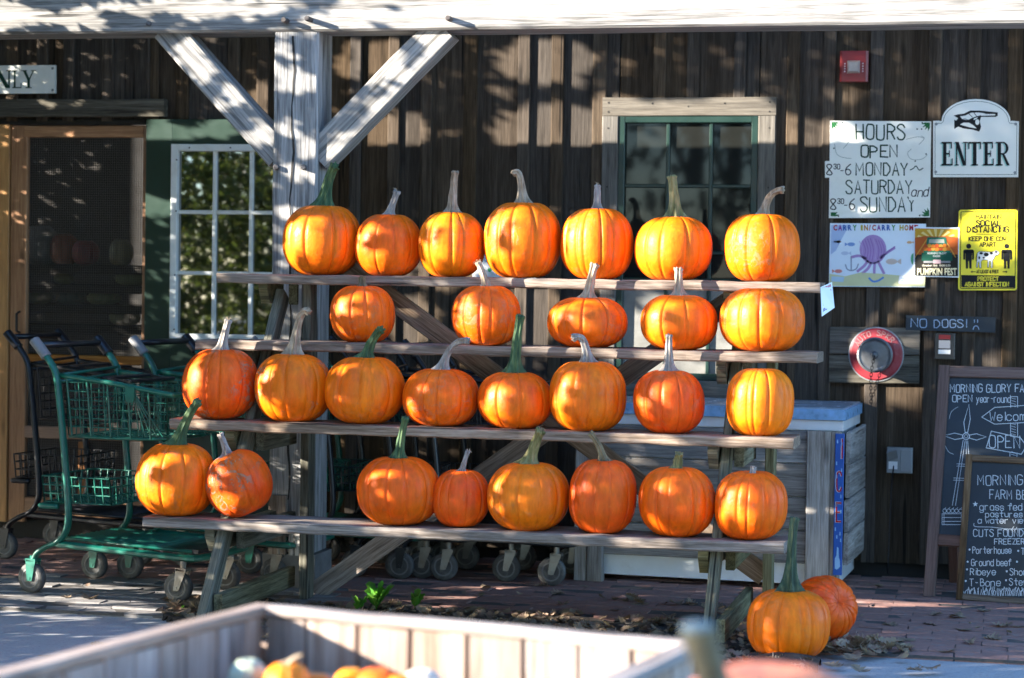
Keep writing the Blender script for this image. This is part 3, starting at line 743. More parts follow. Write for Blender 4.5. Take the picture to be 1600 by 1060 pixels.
PK = [
 # top plank
 ('broad orange pumpkin with leaning dark green stem in front of the timber post, top plank', 504, 320, 431, 118, 3, 'green', (512, 323), (533, 260), .9, AM, .12, None, 2.35, 12, 1, G4),
 ('smallest pumpkin of the top plank, with a short grey frayed stem leaning right', 607.5, 334, 434, 103, 3, 'grey', (619, 338), (630, 300), .6, DO, 0, None, 2.2, 11, 2, G4),
 ('top plank pumpkin with straight pinkish tan stem, third from the timber post', 706, 331, 436, 104, 3, 'tan', (703, 332), (708, 267), .8, YO, .05, None, 2.3, 13, 3, G4),
 ('tallest pumpkin on the top plank, dark flecks and pale stem hooked left at its tip', 817, 316, 438, 121, 3, 'tan', (822, 316), (806, 268), 1.35, AM, .3, None, 2.4, 12, 4, G4),
 ('deeply ribbed pumpkin with frayed grey stem just left of the right window', 933, 324, 439, 111, 3, 'grey', (938, 325), (938, 285), .8, OR, 0, None, 2.4, 15, 5, G4),
 ('sunlit pumpkin with tall yellow green stem in front of the right window', 1052.5, 337, 442, 123, 3, 'olive', (1046, 338), (1040, 271), .8, OR, 0, None, 2.3, 11, 6, G4),
 ('warty sided pumpkin, stem arching right, at the sign end of the top plank', 1191, 333, 444, 121, 3, 'tan', (1191, 335), (1224, 292), 1.0, OR, .35, None, 2.5, 11, 7, G4),
 # second plank
 ('small smooth pumpkin with a brown stub stem, leftmost on the second plank', 567, 446, 536, 98, 2, 'brown', (564, 449), (563, 432), .8, DO, 0, None, 2.35, 11, 8, G3),
 ('second plank pumpkin with scuffed white shoulder and wispy thin pale stem leaning left', 760, 447, 543, 104, 2, 'tan', (757, 449), (744, 410), .7, DO, .25, None, 2.35, 12, 9, G3),
 ('wide flattened pumpkin on the second plank with straight tan stem leaning right', 918, 464, 546, 124, 2, 'tan', (923, 464), (933, 410), .7, DO, .1, None, 2.3, 13, 10, G3),
 ('second plank pumpkin with upright brownish stem set left of centre, below the window', 1061, 461, 551, 120, 2, 'tan', (1054, 466), (1052, 422), .7, OR, 0, None, 2.35, 10, 11, G3),
 ('stemless wide pumpkin with a pale scuff near its base, right end of second plank', 1191.5, 452, 557, 133, 2, None, None, None, 1, OR, .15, None, 2.35, 12, 12, G3),
 # third plank
 ('grey scarred pumpkin with stout frayed stem at the cart end of the third plank', 345, 548, 658, 112, 1, 'grey', (348, 551), (358, 504), .7, RO, .75, None, 2.25, 11, 13, G2),
 ('pumpkin blotched with dark scabs, long pale stem arching right, on the third plank', 459, 555, 662, 119, 1, 'tan', (466, 557), (494, 491), 1.15, AM, .9, None, 2.3, 13, 14, G2),
 ('large smooth pumpkin with curved dark green stem, third from the carts on the third plank', 570.5, 561, 668, 123, 1, 'green', (568, 562), (596, 516), .85, AM, .12, None, 2.25, 12, 15, G2),
 ('low squat pumpkin with grey stem bending far right, on the third plank', 689, 581, 673, 116, 1, 'grey', (692, 582), (736, 536), 1.05, DO, 0, None, 2.3, 10, 16, G2),
 ('squat pumpkin with thick tall dark green stem in the middle of the third plank', 805, 584, 675, 116, 1, 'green', (813, 586), (822, 496), .8, DO, 0, None, 2.3, 11, 17, G2),
 ('tall amber pumpkin with grey stem hooked to the left, middle of the third plank', 918.5, 567, 679, 119, 1, 'grey', (931, 572), (908, 532), 1.3, AM, 0, None, 2.5, 14, 18, G2),
 ('red orange pumpkin with a grey scar on its shoulder and thin straight stem, third plank', 1045.5, 577, 680, 111, 1, 'grey', (1049, 578), (1049, 520), .8, RO, .3, None, 2.3, 12, 19, G2),
 ('narrow bright ribbed pumpkin without a stem at the freezer end of the third plank', 1188.5, 571, 682, 107, 1, None, None, None, 1, YO, 0, None, 2.55, 16, 20, G2),
 # lowest plank
 ('deep ribbed pumpkin with pale nicks and long leaning green stem, cart end of lowest plank', 276, 696, 807, 120, 0, 'green', (281, 697), (317, 628), .75, OR, .1, None, 2.35, 13, 21, G1),
 ('tilted small pumpkin with a grey rough flank, leaning on its neighbour on lowest plank', 374, 713, 814, 100, 0, 'grey', (352, 724), (339, 692), .7, RO, .8, (-24, 6), 2.15, 10, 22, G1),
 ('largest pumpkin of the lowest plank, wide, with upright stout green stem', 623.5, 724, 832, 128, 0, 'green', (620, 725), (631, 660), .7, DO, .2, None, 2.3, 12, 23, G1),
 ('smallest pumpkin of the lowest plank, with short grey frayed stem', 720, 746, 838, 89, 0, 'grey', (723, 748), (731, 717), .6, RO, 0, None, 2.25, 11, 24, G1),
 ('plain rounded pumpkin with green and tan frayed stem leaning right, middle of lowest plank', 826, 735, 844, 126, 0, 'olive', (831, 737), (851, 682), .7, AM, 0, None, 2.35, 12, 25, G1),
 ('tall narrow red orange pumpkin with brown stem leaning left on the lowest plank', 942, 727, 846, 106, 0, 'brown', (940, 730), (919, 684), .75, RO, .08, None, 2.4, 11, 26, G1),
 ('rounded pumpkin with a stubby cut green stem on the lowest plank', 1058, 735, 849, 120, 0, 'olive', (1062, 742), (1066, 716), .7, DO, 0, None, 2.3, 12, 27, G1),
 ('right end pumpkin of the lowest plank, with a very short dark stem', 1173, 741, 853, 114, 0, 'grey', (1175, 744), (1176, 733), .7, DO, 0, None, 2.4, 13, 28, G1),
]
for s in PK: pumpkin(s)
q = atZ(1232, 1031); gy = q.y+.10
pumpkin(('biggest pumpkin, on the ground at the rack foot, with very tall ridged green stem', 1232, 918, 1032, 132, (gy, -.012), 'darkgreen', (1230, 930), (1236, 812), .9, AM, .12, None, 2.5, 15, 29, G0))
q = atZ(1290, 1011)
pumpkin(('red orange pumpkin lying on its side behind the biggest ground pumpkin', 1286, 912, 1011, 108, (q.y+.1, 0.0), None, None, None, 1, RO, .25, (58, 42), 2.2, 16, 30, G0))

# ------------------------------------------------------------------ shopping carts
def bent(pts, r=8, n=4): return smoothcurve(pts, n)
def wire_box(mb, x0, x1, yw0, yw1, z0, z1, taper, nx, nyy, nz, r, floor=True):
    """open wire basket, taper pulls the floor in"""
    w = lambda t: yw0+(yw1-yw0)*t
    def P(u, side, zt):
        x = x0+(x1-x0)*u; h = w(u)*(1-taper*(1-zt)); return (x, side*h, z0+(z1-z0)*zt)
    for side in (-1, 1):
        for i in range(nx+1): mb.tube([P(i/nx, side, 0), P(i/nx, side, 1)], r, 4, cap=False)
        for j in range(nz+1): mb.tube([P(0, side, j/nz), P(1, side, j/nz)], r, 4, cap=False)
    for u in (0, 1):
        for i in range(nyy+1):
            t = -1+2*i/nyy; a = P(u, 1, 0); b = P(u, 1, 1); mb.tube([(a[0], a[1]*t, a[2]), (b[0], b[1]*t, b[2])], r, 4, cap=False)
        for j in range(nz+1): mb.tube([P(u, -1, j/nz), P(u, 1, j/nz)], r, 4, cap=False)
    if floor:
        for i in range(1, nx): mb.tube([P(i/nx, -1, 0), P(i/nx, 1, 0)], r, 4, cap=False)
        for i in range(1, nyy):
            t = -1+2*i/nyy; a = P(0, 1, 0); b = P(1, 1, 0); mb.tube([(a[0], a[1]*t, a[2]), (b[0], b[1]*t, b[2])], r, 4, cap=False)
def make_cart(label, paint, gripm):
    t = thing('shopping_cart', label, 'shopping cart')
    HW = 0.25
    for s in (-1, 1):
        y = s*HW
        m = MB(); m.tube(smoothcurve([(-.012, y, .135), (.005, y, .175), (.055, y, .208), (.115, y, .235), (.155, y, .285), (.165, y, .36), (.15, y, .55), (.115, y, .85), (.095, y, .97), (.05, y, 1.04), (-.005, y, 1.1)], 4), .021, 10, flat=.62)
        m.build('upright', M[paint], t, smooth=True)
        m = MB(); m.tube(smoothcurve([(.045, y, 1.045), (.02, y, 1.073), (-.012, y, 1.108), (-.022, y, 1.118)], 3), [.03]*9+[.018], 10, flat=.7); m.build('hand_grip', M[gripm if s < 0 else 'grip'], t, smooth=True)
    m = MB(); m.tube([(.004, -HW+.02, 1.095), (.004, HW-.02, 1.095)], .014, 10); m.build('push_bar', M['grip'], t, smooth=True)
    m = MB()
    for z in (.955, .985): m.tube([(.095, -HW, z-.02), (.095, HW, z)], .007, 6)
    m.build('cross_rail', M[paint], t, smooth=True)
    m = MB(); rim = smoothcurve([(.11, -HW+.012, .965), (.35, -HW+.02, .94), (.62, -HW+.045, .90), (.66, -HW+.08, .895), (.66, HW-.08, .895), (.62, HW-.045, .90), (.35, HW-.02, .94), (.11, HW-.012, .965)], 4)
    m.tube(rim, .0115, 8); m.build('basket_rim', M[paint], t, smooth=True)
    m = MB(); wire_box(m, .135, .62, HW-.02, HW-.055, .70, .935, .10, 8, 7, 6, .003)
    for s in (-1, 1):
        for i in range(0, 10, 2): m.tube([(.14+.05*i, s*(HW-.014-.003*i), .955-.004*i), (.15+.05*i, s*(HW-.045), .70)], .0052, 5, cap=False)
        for k in range(5): m.tube([(.47, s*(HW-.035), .90), (.49+.03*k, s*(HW-.05), .71)], .003, 4, cap=False)
    tag(m.build('wire_basket', M[paint], t, smooth=True), kind='stuff')
    m = MB(); m.tube(smoothcurve([(.135, -HW+.05, .695), (.4, -HW+.055, .695), (.6, -HW+.08, .70), (.62, 0, .70), (.6, HW-.08, .70), (.4, HW-.055, .695), (.135, HW-.05, .695)], 3), .007, 6); m.build('basket_base', M[paint], t, smooth=True)
    m = MB(); m.add([(.44, -HW+.012, .925), (.485, -HW+.014, .925), (.485, -HW+.014, .87), (.475, -HW+.014, .855), (.45, -HW+.012, .855), (.44, -HW+.012, .87), (.44, -HW+.02, .925), (.485, -HW+.022, .925), (.485, -HW+.022, .87), (.475, -HW+.022, .855), (.45, -HW+.02, .855), (.44, -HW+.02, .87)],
        [(0, 1, 2, 3, 4, 5), (11, 10, 9, 8, 7, 6)]+[(i, i+6, (i+1) % 6+6, (i+1) % 6) for i in range(6)]); m.build('tag_plate', M[paint], t)
    m = MB(); m.tube([(.30, -HW+.07, .955), (.30, HW-.07, .955), (.42, HW-.07, .945), (.42, -HW+.07, .945)], .02, 8, close=True, flat=.5); m.build('child_seat', M['grip'], t)
    # little lower basket between the uprights and the deck with its slats
    m = MB(); wire_box(m, .0, .34, HW-.04, HW-.05, .40, .515, .1, 9, 8, 3, .004); tag(m.build('lower_basket', M[paint], t, smooth=True), kind='stuff')
    m = MB(); m.tube(smoothcurve([(.10, -HW+.02, .385), (.03, -HW+.02, .385), (-.0, -HW+.06, .385), (.0, HW-.06, .385), (.03, HW-.02, .385), (.14, HW-.01, .385)], 3), .012, 8); m.build('basket_arm', M[paint], t, smooth=True)
    for s in (-1, 1):
        m = MB(); m.tube([(.10, s*(HW-.012), .222), (.5, s*(HW-.02), .205), (.76, s*(HW-.03), .195)], [.026, .026, .024], 8, flat=.6); m.build('side_rail', M[paint], t)
    m = MB(); m.tube(smoothcurve([(.74, -HW+.03, .195), (.79, -HW+.06, .195), (.80, 0, .195), (.79, HW-.06, .195), (.74, HW-.03, .195)], 3), .026, 8, flat=.6); m.build('front_bumper', M[paint], t)
    me = None
    for i in range(11):
        y = -.2+.04*i
        if me is None:
            m = MB(); m.tube([(.12, 0, .243), (.76, 0, .222)], .0085, 6); d = m.build('deck_slat', M[paint], t, smooth=True, loc=(0, y, 0)); me = d.data
        else: link('deck_slat', me, t, (0, y, 0))
    m = MB(); m.box((.60, -.2, .215), (.79, .2, .232)); m.build('deck_edge', M['grip'], t)
    for (x, y, rear) in [(-.02, -HW, 1), (-.02, HW, 1), (.70, -HW+.04, 0), (.70, HW-.04, 0)]:
        c = link('caster', None, t, (x, y, 0)); c.empty_display_size = .05
        rw = .066
        m = MB(); m.lathe([(rw*.66, -.016), (rw*.9, -.017), (rw, -.010), (rw, .010), (rw*.9, .017), (rw*.66, .016)], (x, y, rw), 'y', 26); m.build('tyre', M['rubber'], c, smooth=True)
        m = MB(); m.lathe([(.004, -.021), (.014, -.021), (.016, -.014), (rw*.5, -.012), (rw*.6, -.018), (rw*.68, -.017), (rw*.68, .017), (rw*.6, .018), (rw*.5, .012), (.016, .014), (.014, .021), (.004, .021)], (x, y, rw), 'y', 22); m.build('wheel', M['wheelgrey'], c, smooth=False)
        m = MB(); off = .0 if rear else .018
        for s in (-1, 1):
            yy = y+s*.0225
            pr = [(-.013, rw-.012), (.013, rw-.012), (.03+off, .14), (-.02+off, .15)]
            m.add([(x+a, yy-s*.0015, b) for a, b in pr]+[(x+a, yy+s*.0015, b) for a, b in pr], [(0, 1, 2, 3), (7, 6, 5, 4)]+[(i, i+4, (i+1) % 4+4, (i+1) % 4) for i in range(4)])
        m.box((x-.022+off, y-.024, .14), (x+.03+off, y+.024, .152)); m.cyl((x+.004+off, y, .15), (x+.004+off, y, .2 if rear == 0 else .165), .014, 10)
        m.cyl((x, y-.026, rw), (x, y+.026, rw), .006, 8)
        fixn(m.build('fork', M[paint if rear else 'steel'], c))
    return t
def copy_tree(o, parent=None):
    c = o.copy(); COL.objects.link(c); c.parent = parent; c.matrix_parent_inverse = o.matrix_parent_inverse.copy()
    for ch in kids.get(o.name, []): copy_tree(ch, c)
    return c
def place(o, px, py, rot, dz=0.0):
    q = atZ(px, py); o.location = (q.x, q.y, dz); o.rotation_euler = (0, 0, math.radians(rot)); return q
cg = make_cart('green wire shopping cart nearest the camera with grey grip, left of the pumpkin rack', 'cartgreen', 'greygrip')
cb = make_cart('black wire shopping cart cut off by the left picture edge, at the screen door', 'cartblack', 'grip')
bpy.context.view_layer.update()
kids = {}
for o in bpy.data.objects:
    if o.parent: kids.setdefault(o.parent.name, []).append(o)
GC = 'shopping carts parked along the shop front'
for o in (cg, cb): o['group'] = GC
def placed(o, x, y, rot): o.location = (x, y, 0); o.rotation_euler = (0, 0, math.radians(rot))
HWc = .25
def rear_near(o, px, py, rot):
    q = atZ(px, py); a = math.radians(rot); lx, ly = -.02, -HWc
    o.location = (q.x-(lx*math.cos(a)-ly*math.sin(a)), q.y-(lx*math.sin(a)+ly*math.cos(a)), 0); o.rotation_euler = (0, 0, a)
GR = -9
rear_near(cg, 50, 926, GR)
c2 = copy_tree(cg); c2['label'] = 'second green shopping cart, just behind the front one, below the white window'
a_ = math.radians(GR); c2.location = cg.location+Vector((.075*math.cos(a_)-.57*math.sin(a_)+.06, .075*math.sin(a_)+.57*math.cos(a_), 0)); c2.rotation_euler = (0, 0, math.radians(GR+2))
rear_near(cb, 8, 873, -4)
greens = [(-3.50, 10.0, 2, 'green shopping cart behind the foot of the timber post'), (-3.40, 10.06, 1, 'green shopping cart behind the rack, below the second plank')]
for x, y, rz, lb in greens:
    c = copy_tree(cg); c['label'] = lb; placed(c, x, y, rz)
blacks = [(-3.28, 10.04, 0, 'first black shopping cart from the timber post, nested behind the rack'), (-3.0, 10.07, 2, 'middle black shopping cart nested in the dark behind the rack'), (-2.76, 10.05, -1, 'black shopping cart nested nearest the ice freezer')]
for x, y, rz, lb in blacks:
    c = copy_tree(cb); c['label'] = lb; placed(c, x, y, rz)

# ------------------------------------------------------------------ ice freezer clad in old planks
FB = math.radians(-3)
fq = atZ(1312, 928)
FW, FD = 1.22, .74
fz = thing('ice_freezer', 'white chest freezer clad in grey weathered planks with blue lid and ice sign', 'freezer', (fq.x, fq.y, 0), FB)
FM = basis(fz)
def fl(*p): return FM @ Vector(p)
def fplank(name, a, b, w, t, mat, up=(0, -1, 0), **k): return plank(name, fl(*a), fl(*b), w, t, M[mat], fz, FM.to_3x3() @ Vector(up), **k)
m = MB(); m.box((-FW+.02, .035, .03), (-.02, FD, .80)); m.build('freezer_body', M['white'], fz, mtx=FM)
m = MB(); m.box((-FW-.01, .01, .745), (.0, FD+.01, .79)); m.build('freezer_rim', M['white'], fz, mtx=FM)
m = MB(); m.box((-FW-.02, .0, .793), (.01, FD+.02, .842)); o = m.build('lid', M['bluelid'], fz, mtx=FM)
m = MB(); m.box((-FW-.01, .012, .8425), (.0, FD+.01, .848)); m.build('lid_panel', M['icelid'], o, mtx=FM)
zt = .742
for i in range(4):
    h = .154
    fplank('cladding_plank', (-FW+.02, .012, zt-h/2), (-.16, .012, zt-h/2), h-.004, .022, 'chest', segs=8, jit=.0016); 
    fplank('cladding_plank', (.022, .02, zt-h/2), (.022, FD, zt-h/2), h-.005, .022, 'chest', (1, 0, 0), segs=6, jit=.002)
    zt -= h
fplank('corner_post', (-.105, -.004, .02), (-.105, -.004, .742), .108, .045, 'chest', segs=8, jit=.0015)
fplank('corner_post', (-.027, -.002, .0), (-.027, -.002, .742), .045, .045, 'chest', segs=8, jit=.0015)
fplank('corner_post', (-FW+.0, -.002, 0), (-FW+.0, -.002, .742), .06, .05, 'chest', segs=8, jit=.001)
fplank('corner_post', (-FW+.07, -.004, 0), (-FW+.07, -.004, .742), .075, .05, 'chest', segs=8, jit=.001)
M['iceblue'] = plain('ice_blue', (.012, .10, .42), .4, var=.08)
ci = fplank('ice_sign', (-.008, -.034, .09), (-.008, -.034, .735), .041, .012, 'iceblue')

# ------------------------------------------------------------------ lettering
UP = {'A': '00 26 40;12 32', 'B': '00 06 26 35 34 23 03;23 33 42 41 30 00', 'C': '~45 36 16 05 01 10 30 41', 'D': '00 06 26 44 42 20 00', 'E': '46 06 00 40;03 33', 'F': '46 06 00;03 33',
 'G': '~45 36 16 05 01 10 30 41 43;43 23', 'H': '00 06;40 46;03 43', 'I': '20 26', 'J': '~46 41 30 10 01', 'K': '00 06;46 03 40', 'L': '06 00 40', 'M': '00 06 22 46 40', 'N': '00 06 40 46',
 'O': '~16 05 01 10 30 41 45 36 16', 'P': '00 06 26 45 44 33 03', 'Q': '~16 05 01 10 30 41 45 36 16;22 40', 'R': '00 06 26 45 44 33 03;23 40', 'S': '~45 36 16 05 14 33 42 41 30 10 01', 'T': '06 46;26 20',
 'U': '~06 01 10 30 41 46', 'V': '06 20 46', 'W': '06 10 23 30 46', 'X': '00 46;06 40', 'Y': '06 23 46;23 20', 'Z': '06 46 00 40',
 '8': '~23 05 16 36 45 23 01 10 30 41 23', '3': '~05 16 36 45 34 23;~23 42 41 30 10 01', '0': '~16 05 01 10 30 41 45 36 16', '6': '~46 14 02 10 30 41 42 33 13 02', '1': '15 26 20', '2': '~05 16 36 45 44 00;00 40', '-': '13 33', '~': '~02 13 24 32 43', '!': '26 22;20 21', '*': '23 33;13 23;22 24;21 25', '.': '22 33;23 32', '/': '00 46', ':': '24 25;21 22', '&': '40 05 16 25 01 10 20 42'}
LO = {'a': '46 42;~45 36 16 05 03 12 32 43', 'b': '08 02;~05 16 36 45 43 32 12 03', 'c': '~45 36 16 05 03 12 32 43', 'd': '48 42;~45 36 16 05 03 12 32 43', 'e': '~04 44 45 36 16 05 03 12 32 43', 'f': '~47 38 27 22;06 46',
 'g': '~46 41 30 10 01;~45 36 16 05 03 12 32 43', 'h': '08 02;~05 16 36 45 42', 'i': '22 26;28 28', 'k': '08 02;46 04 42', 'l': '28 22', 'm': '02 06;~05 16 25 22;~25 36 45 42', 'n': '02 06;~05 16 36 45 42', 'o': '~16 05 03 12 32 43 45 36 16', 'p': '00 06;~05 16 36 45 43 32 12 03',
 'r': '02 06;~05 16 36', 's': '~45 36 16 05 14 34 43 32 12 03', 't': '28 23 32;06 46', 'u': '~06 03 12 32 43;46 42', 'v': '06 22 46', 'w': '06 12 25 32 46', 'x': '02 46;06 42', 'y': '06 22;46 00'}
def ribbon(mb, pts, w, to3, mat=None, jit=0):
    """flat pen stroke; pts 2-D, to3 maps them into the plane"""
    pts = [Vector((p[0], p[1])) for p in pts]
    if len(pts) == 1 or (pts[0]-pts[-1]).length < 1e-9 and len(pts) == 2:
        p = pts[0]; pts = [p-Vector((w*.4, 0)), p+Vector((w*.4, 0))]
    vs = []; n = len(pts)
    for i, p in enumerate(pts):
        d1 = (p-pts[i-1]) if i else (pts[1]-p); d2 = (pts[i+1]-p) if i < n-1 else d1
        d1 = d1.normalized() if d1.length > 1e-9 else Vector((1, 0)); d2 = d2.normalized() if d2.length > 1e-9 else d1
        d = d1+d2
        d = d.normalized() if d.length > .2 else d2
        sc = 1/max(.55, abs(d.dot(d1)))
        nn = Vector((-d.y, d.x))*w/2*min(sc, 1.5)
        ext = d*w*.35*(-1 if i == 0 else 1 if i == n-1 else 0)
        vs += [to3(*(p+nn+ext)), to3(*(p-nn+ext))]
    mb.add(vs, [(2*i, 2*i+1, 2*i+3, 2*i+2) for i in range(n-1)], mat)
def glyph(ch):
    if ch in UP: return UP[ch], 0
    if ch in LO: return LO[ch], 2
    return None, 0
def pen(mb, text, x, y, h, width, w, to3, mat=None, seed=0, jit=.12, slant=0.0, small=False):
    """hand lettering: cap height h, whole text squeezed into width"""
    r = random.Random(seed)
    adv = []; c = 0
    for ch in text:
        a = 3.2 if ch == ' ' else 2.2 if ch in 'IilI!.:' else 5.6 if not ch in 'MWm' else 6.2
        adv.append(c); c += a
    sx = width/max(1, c-1.4); sy = h/6
    for ch, a in zip(text, adv):
        g, base = glyph(ch)
        if g is None: continue
        dx = -1.0 if ch in 'Iil!.:' else 0
        jx, jy = r.uniform(-jit, jit)*2, r.uniform(-jit, jit)*2
        for st in g.split(';'):
            sm = st.startswith('~'); st = st.strip('~')
            P = [Vector((int(q[0])+dx+r.uniform(-jit, jit), int(q[1])-base+r.uniform(-jit, jit), 0)) for q in st.split()]
            if ch in 'MWm' : P = [Vector((p.x*1.12, p.y, 0)) for p in P]
            if sm and len(P) > 2: P = smoothcurve(P, 3)
            ribbon(mb, [(x+(a+p.x+jx+slant*p.y)*sx, y+(p.y+jy)*sy) for p in P], w, to3, mat)
def pxplane(Y, d=0.0):
    return lambda px, py: atY(px, -py, Y-d)               # pen's y runs up: pass -py
def px3(Y): return lambda x, y: atY(x, -y, Y)
def pen_px(mb, text, x, ybase, h, width, w, Y, mat, **k): pen(mb, text, x, -ybase, h, width, w, px3(Y), mat, **k)
def poly(mb, pts, Y, mat): 
    mb.add([atY(a, b, Y) for a, b in pts], [tuple(reversed(range(len(pts))))] if area(pts) > 0 else [tuple(range(len(pts)))], mat)
def area(p): return sum(p[i-1][0]*p[i][1]-p[i][0]*p[i-1][1] for i in range(len(p)))
def ell(cx, cy, rx, ry, n=20, rot=0.0): return [(cx+rx*math.cos(2*math.pi*i/n)*math.cos(rot)-ry*math.sin(2*math.pi*i/n)*math.sin(rot), cy+rx*math.cos(2*math.pi*i/n)*math.sin(rot)+ry*math.sin(2*math.pi*i/n)*math.cos(rot)) for i in range(n)]
def line(mb, pts, w, Y, mat, smooth=False):
    P = [Vector((a, -b, 0)) for a, b in pts]
    if smooth: P = smoothcurve(P, 4)
    ribbon(mb, [(p.x, p.y) for p in P], w, px3(Y), mat)
def printed(mb, text, x, ybase, h, width, Y, mat, bold=.01):
    bold = .018+bold*.4
    """built-in sans lettering laid on a plane; x is the left edge"""
    cu = bpy.data.curves.new('t', 'FONT'); cu.body = text; cu.offset = bold; cu.resolution_u = 2
    ob = bpy.data.objects.new('t', cu); COL.objects.link(ob)
    dg = bpy.context.evaluated_depsgraph_get(); me = bpy.data.meshes.new_from_object(ob.evaluated_get(dg))
    xs = [v.co.x for v in me.vertices]; ys = [v.co.y for v in me.vertices]
    x0, x1, y0, y1 = min(xs), max(xs), min(ys), max(ys)
    cap = .69 if not any(c in text for c in '/,') else .69
    mb.add([atY(x+(v.co.x-x0)/(x1-x0)*width, ybase-v.co.y/cap*h, Y) for v in me.vertices], [tuple(p.vertices) for p in me.polygons], mat)
    bpy.data.objects.remove(ob); bpy.data.curves.remove(cu); bpy.data.meshes.remove(me)
def sheet(name, label, cat, pts, Y, th, mat, group=None, part=None, parent=None):
    """a flat board of the outline pts (picture px) standing at depth Y"""
    A = [atY(a, b, Y) for a, b in pts]; B = [p+Vector((0, th, 0)) for p in A]; n = len(A); m = MB()
    m.add(A+B, [tuple(range(n)), tuple(reversed(range(n, 2*n)))]+[(i, i+n, (i+1) % n+n, (i+1) % n) for i in range(n)])
    c = sum(A, Vector())/n
    o = fixn(m.build(name, mat, parent, origin=c))
    if label: tag(o, label, cat, group)
    return o
def art(mb, name, parent, kind='stuff'):
    c = parent.matrix_basis.translation
    o = mb.build(name, None, parent)
    if kind: o['kind'] = kind
    return o
SY = WY-.034
e_ = .0008
INKG = ink((.012, .05, .03)); INKB = ink((.012, .013, .014)); CHALK = ink((.62, .66, .68)); CHB = ink((.35, .45, .6))
SER = {'E': [(.13, .39, 0, 1), (0, .88, 0, .07), (0, .82, .93, 1), (.3, .66, .465, .535), (.79, .88, 0, .3), (.73, .82, .72, 1), (.59, .66, .37, .64)],
 'N': [(.09, .19, 0, 1), (.77, .87, 0, 1), (0, .3, 0, .05), (.64, 1, .95, 1), (0, .2, .95, 1)], 'T': [(.36, .64, 0, 1), (.24, .76, 0, .06), (0, 1, .93, 1), (0, .09, .7, 1), (.91, 1, .7, 1)],
 'R': [(.12, .37, 0, 1), (0, .48, 0, .06), (0, .6, .94, 1), (.3, .6, .46, .53)], 'L': [(.14, .32, 0, 1), (0, .48, .95, 1), (0, .85, 0, .06), (.78, .85, 0, .3)], 'Y': [(.42, .6, 0, .5), (.3, .72, 0, .05), (0, .4, .95, 1), (.66, 1, .95, 1)], 'O': []}
def serif(mb, ch, x, ytop, w, h, Y, mat):
    P = lambda u, v: (x+u*w, ytop+(1-v)*h)
    for r_ in SER[ch]:
        if len(r_) == 5: continue
        a, b, c, d = r_; poly(mb, [P(a, c), P(b, c), P(b, d), P(a, d)], Y, mat)
    if ch == 'N': poly(mb, [P(.02, 1), P(.3, 1), P(.87, 0), P(.62, 0)], Y-.0003, mat)
    if ch == 'Y':
        poly(mb, [P(.1, 1), P(.32, 1), P(.6, .46), P(.42, .46)], Y-.0003, mat); poly(mb, [P(.8, 1), P(.88, 1), P(.58, .44), P(.52, .5)], Y-.0006, mat)
    if ch == 'R':
        poly(mb, [P(.42, .5), P(.6, .5), P(.98, .02), P(.98, 0), P(.78, 0)], Y-.0003, mat)
        for i in range(10):
            a0 = -math.pi/2+math.pi*i/10; a1 = -math.pi/2+math.pi*(i+1)/10
            o_ = lambda a: P(.5+.40*math.cos(a), .735+.265*math.sin(a)); n_ = lambda a: P(.5+.21*math.cos(a), .735+.215*math.sin(a))
            poly(mb, [o_(a0), o_(a1), n_(a1), n_(a0)], Y-.0003, mat)
    if ch == 'O':
        for i in range(20):
            a0, a1 = 2*math.pi*i/20, 2*math.pi*(i+1)/20
            o_ = lambda a: P(.5+.5*math.cos(a), .5+.52*math.sin(a)); n_ = lambda a: P(.5+.3*math.cos(a), .5+.46*math.sin(a))
            poly(mb, [o_(a0), o_(a1), n_(a1), n_(a0)], Y, mat)

# ONLY sign, cut by the picture edge
o = sheet('sign', 'white sign with green capital letters above the screen door, cut off at left', 'sign', [(-80, 103), (86, 102), (86, 146), (-80, 147)], SY, .018, M['signwhite'])
m = MB()
for ch, x, w in (('O', -42, 30), ('N', -8, 27), ('L', 19, 17), ('Y', 33, 23)): serif(m, ch, x, 110, w, 28, SY-e_, INKG)
art(m, 'lettering', o)
m = MB(); 
for p in ((82, 107), (82, 141)): poly(m, ell(*p, 2.2, 2.2, 8), SY-e_, ink((.2, .22, .2)))
art(m, 'screw', o)
# HOURS board
o = sheet('hours_board', 'white hand lettered opening hours board with little green leaves in its corners', 'sign', [(1297, 189), (1455, 190), (1453, 340), (1295, 341)], SY, .012, M['signwhite'])
m = MB(); w = 2.4
pen_px(m, 'HOURS', 1338, 218, 23, 76, w, SY-e_, INKG, seed=1)
pen_px(m, 'OPEN', 1345, 246, 18, 57, 2.4, SY-e_, INKG, seed=2)
pen_px(m, 'MONDAY', 1338, 274, 19, 80, w*.9, SY-e_, INKG, seed=3)
pen_px(m, '~', 1423, 272, 18, 20, 1.6, SY-e_, INKG, seed=3)
pen_px(m, 'SATURDAY', 1322, 302, 20, 103, w*.85, SY-e_, INKG, seed=4)
pen_px(m, 'SUNDAY', 1344, 331, 22, 86, w*.9, SY-e_, INKG, seed=5)
art(m, 'lettering', o)
m = MB(); lf = ink((.02, .13, .04))
for (cx, cy, sx, sy) in ((1299, 191, 1, 1), (1453, 192, -1, 1), (1298, 338, 1, -1), (1452, 338, -1, -1)):
    for a in (.15, .55, .95, 1.35):
        dx, dy = math.cos(a)*sx, math.sin(a)*sy; poly(m, [(cx, cy), (cx+dx*8-dy*1.6, cy+dy*8+dx*1.6), (cx+dx*14, cy+dy*14), (cx+dx*8+dy*1.6, cy+dy*8-dx*1.6)], SY-e_, lf)
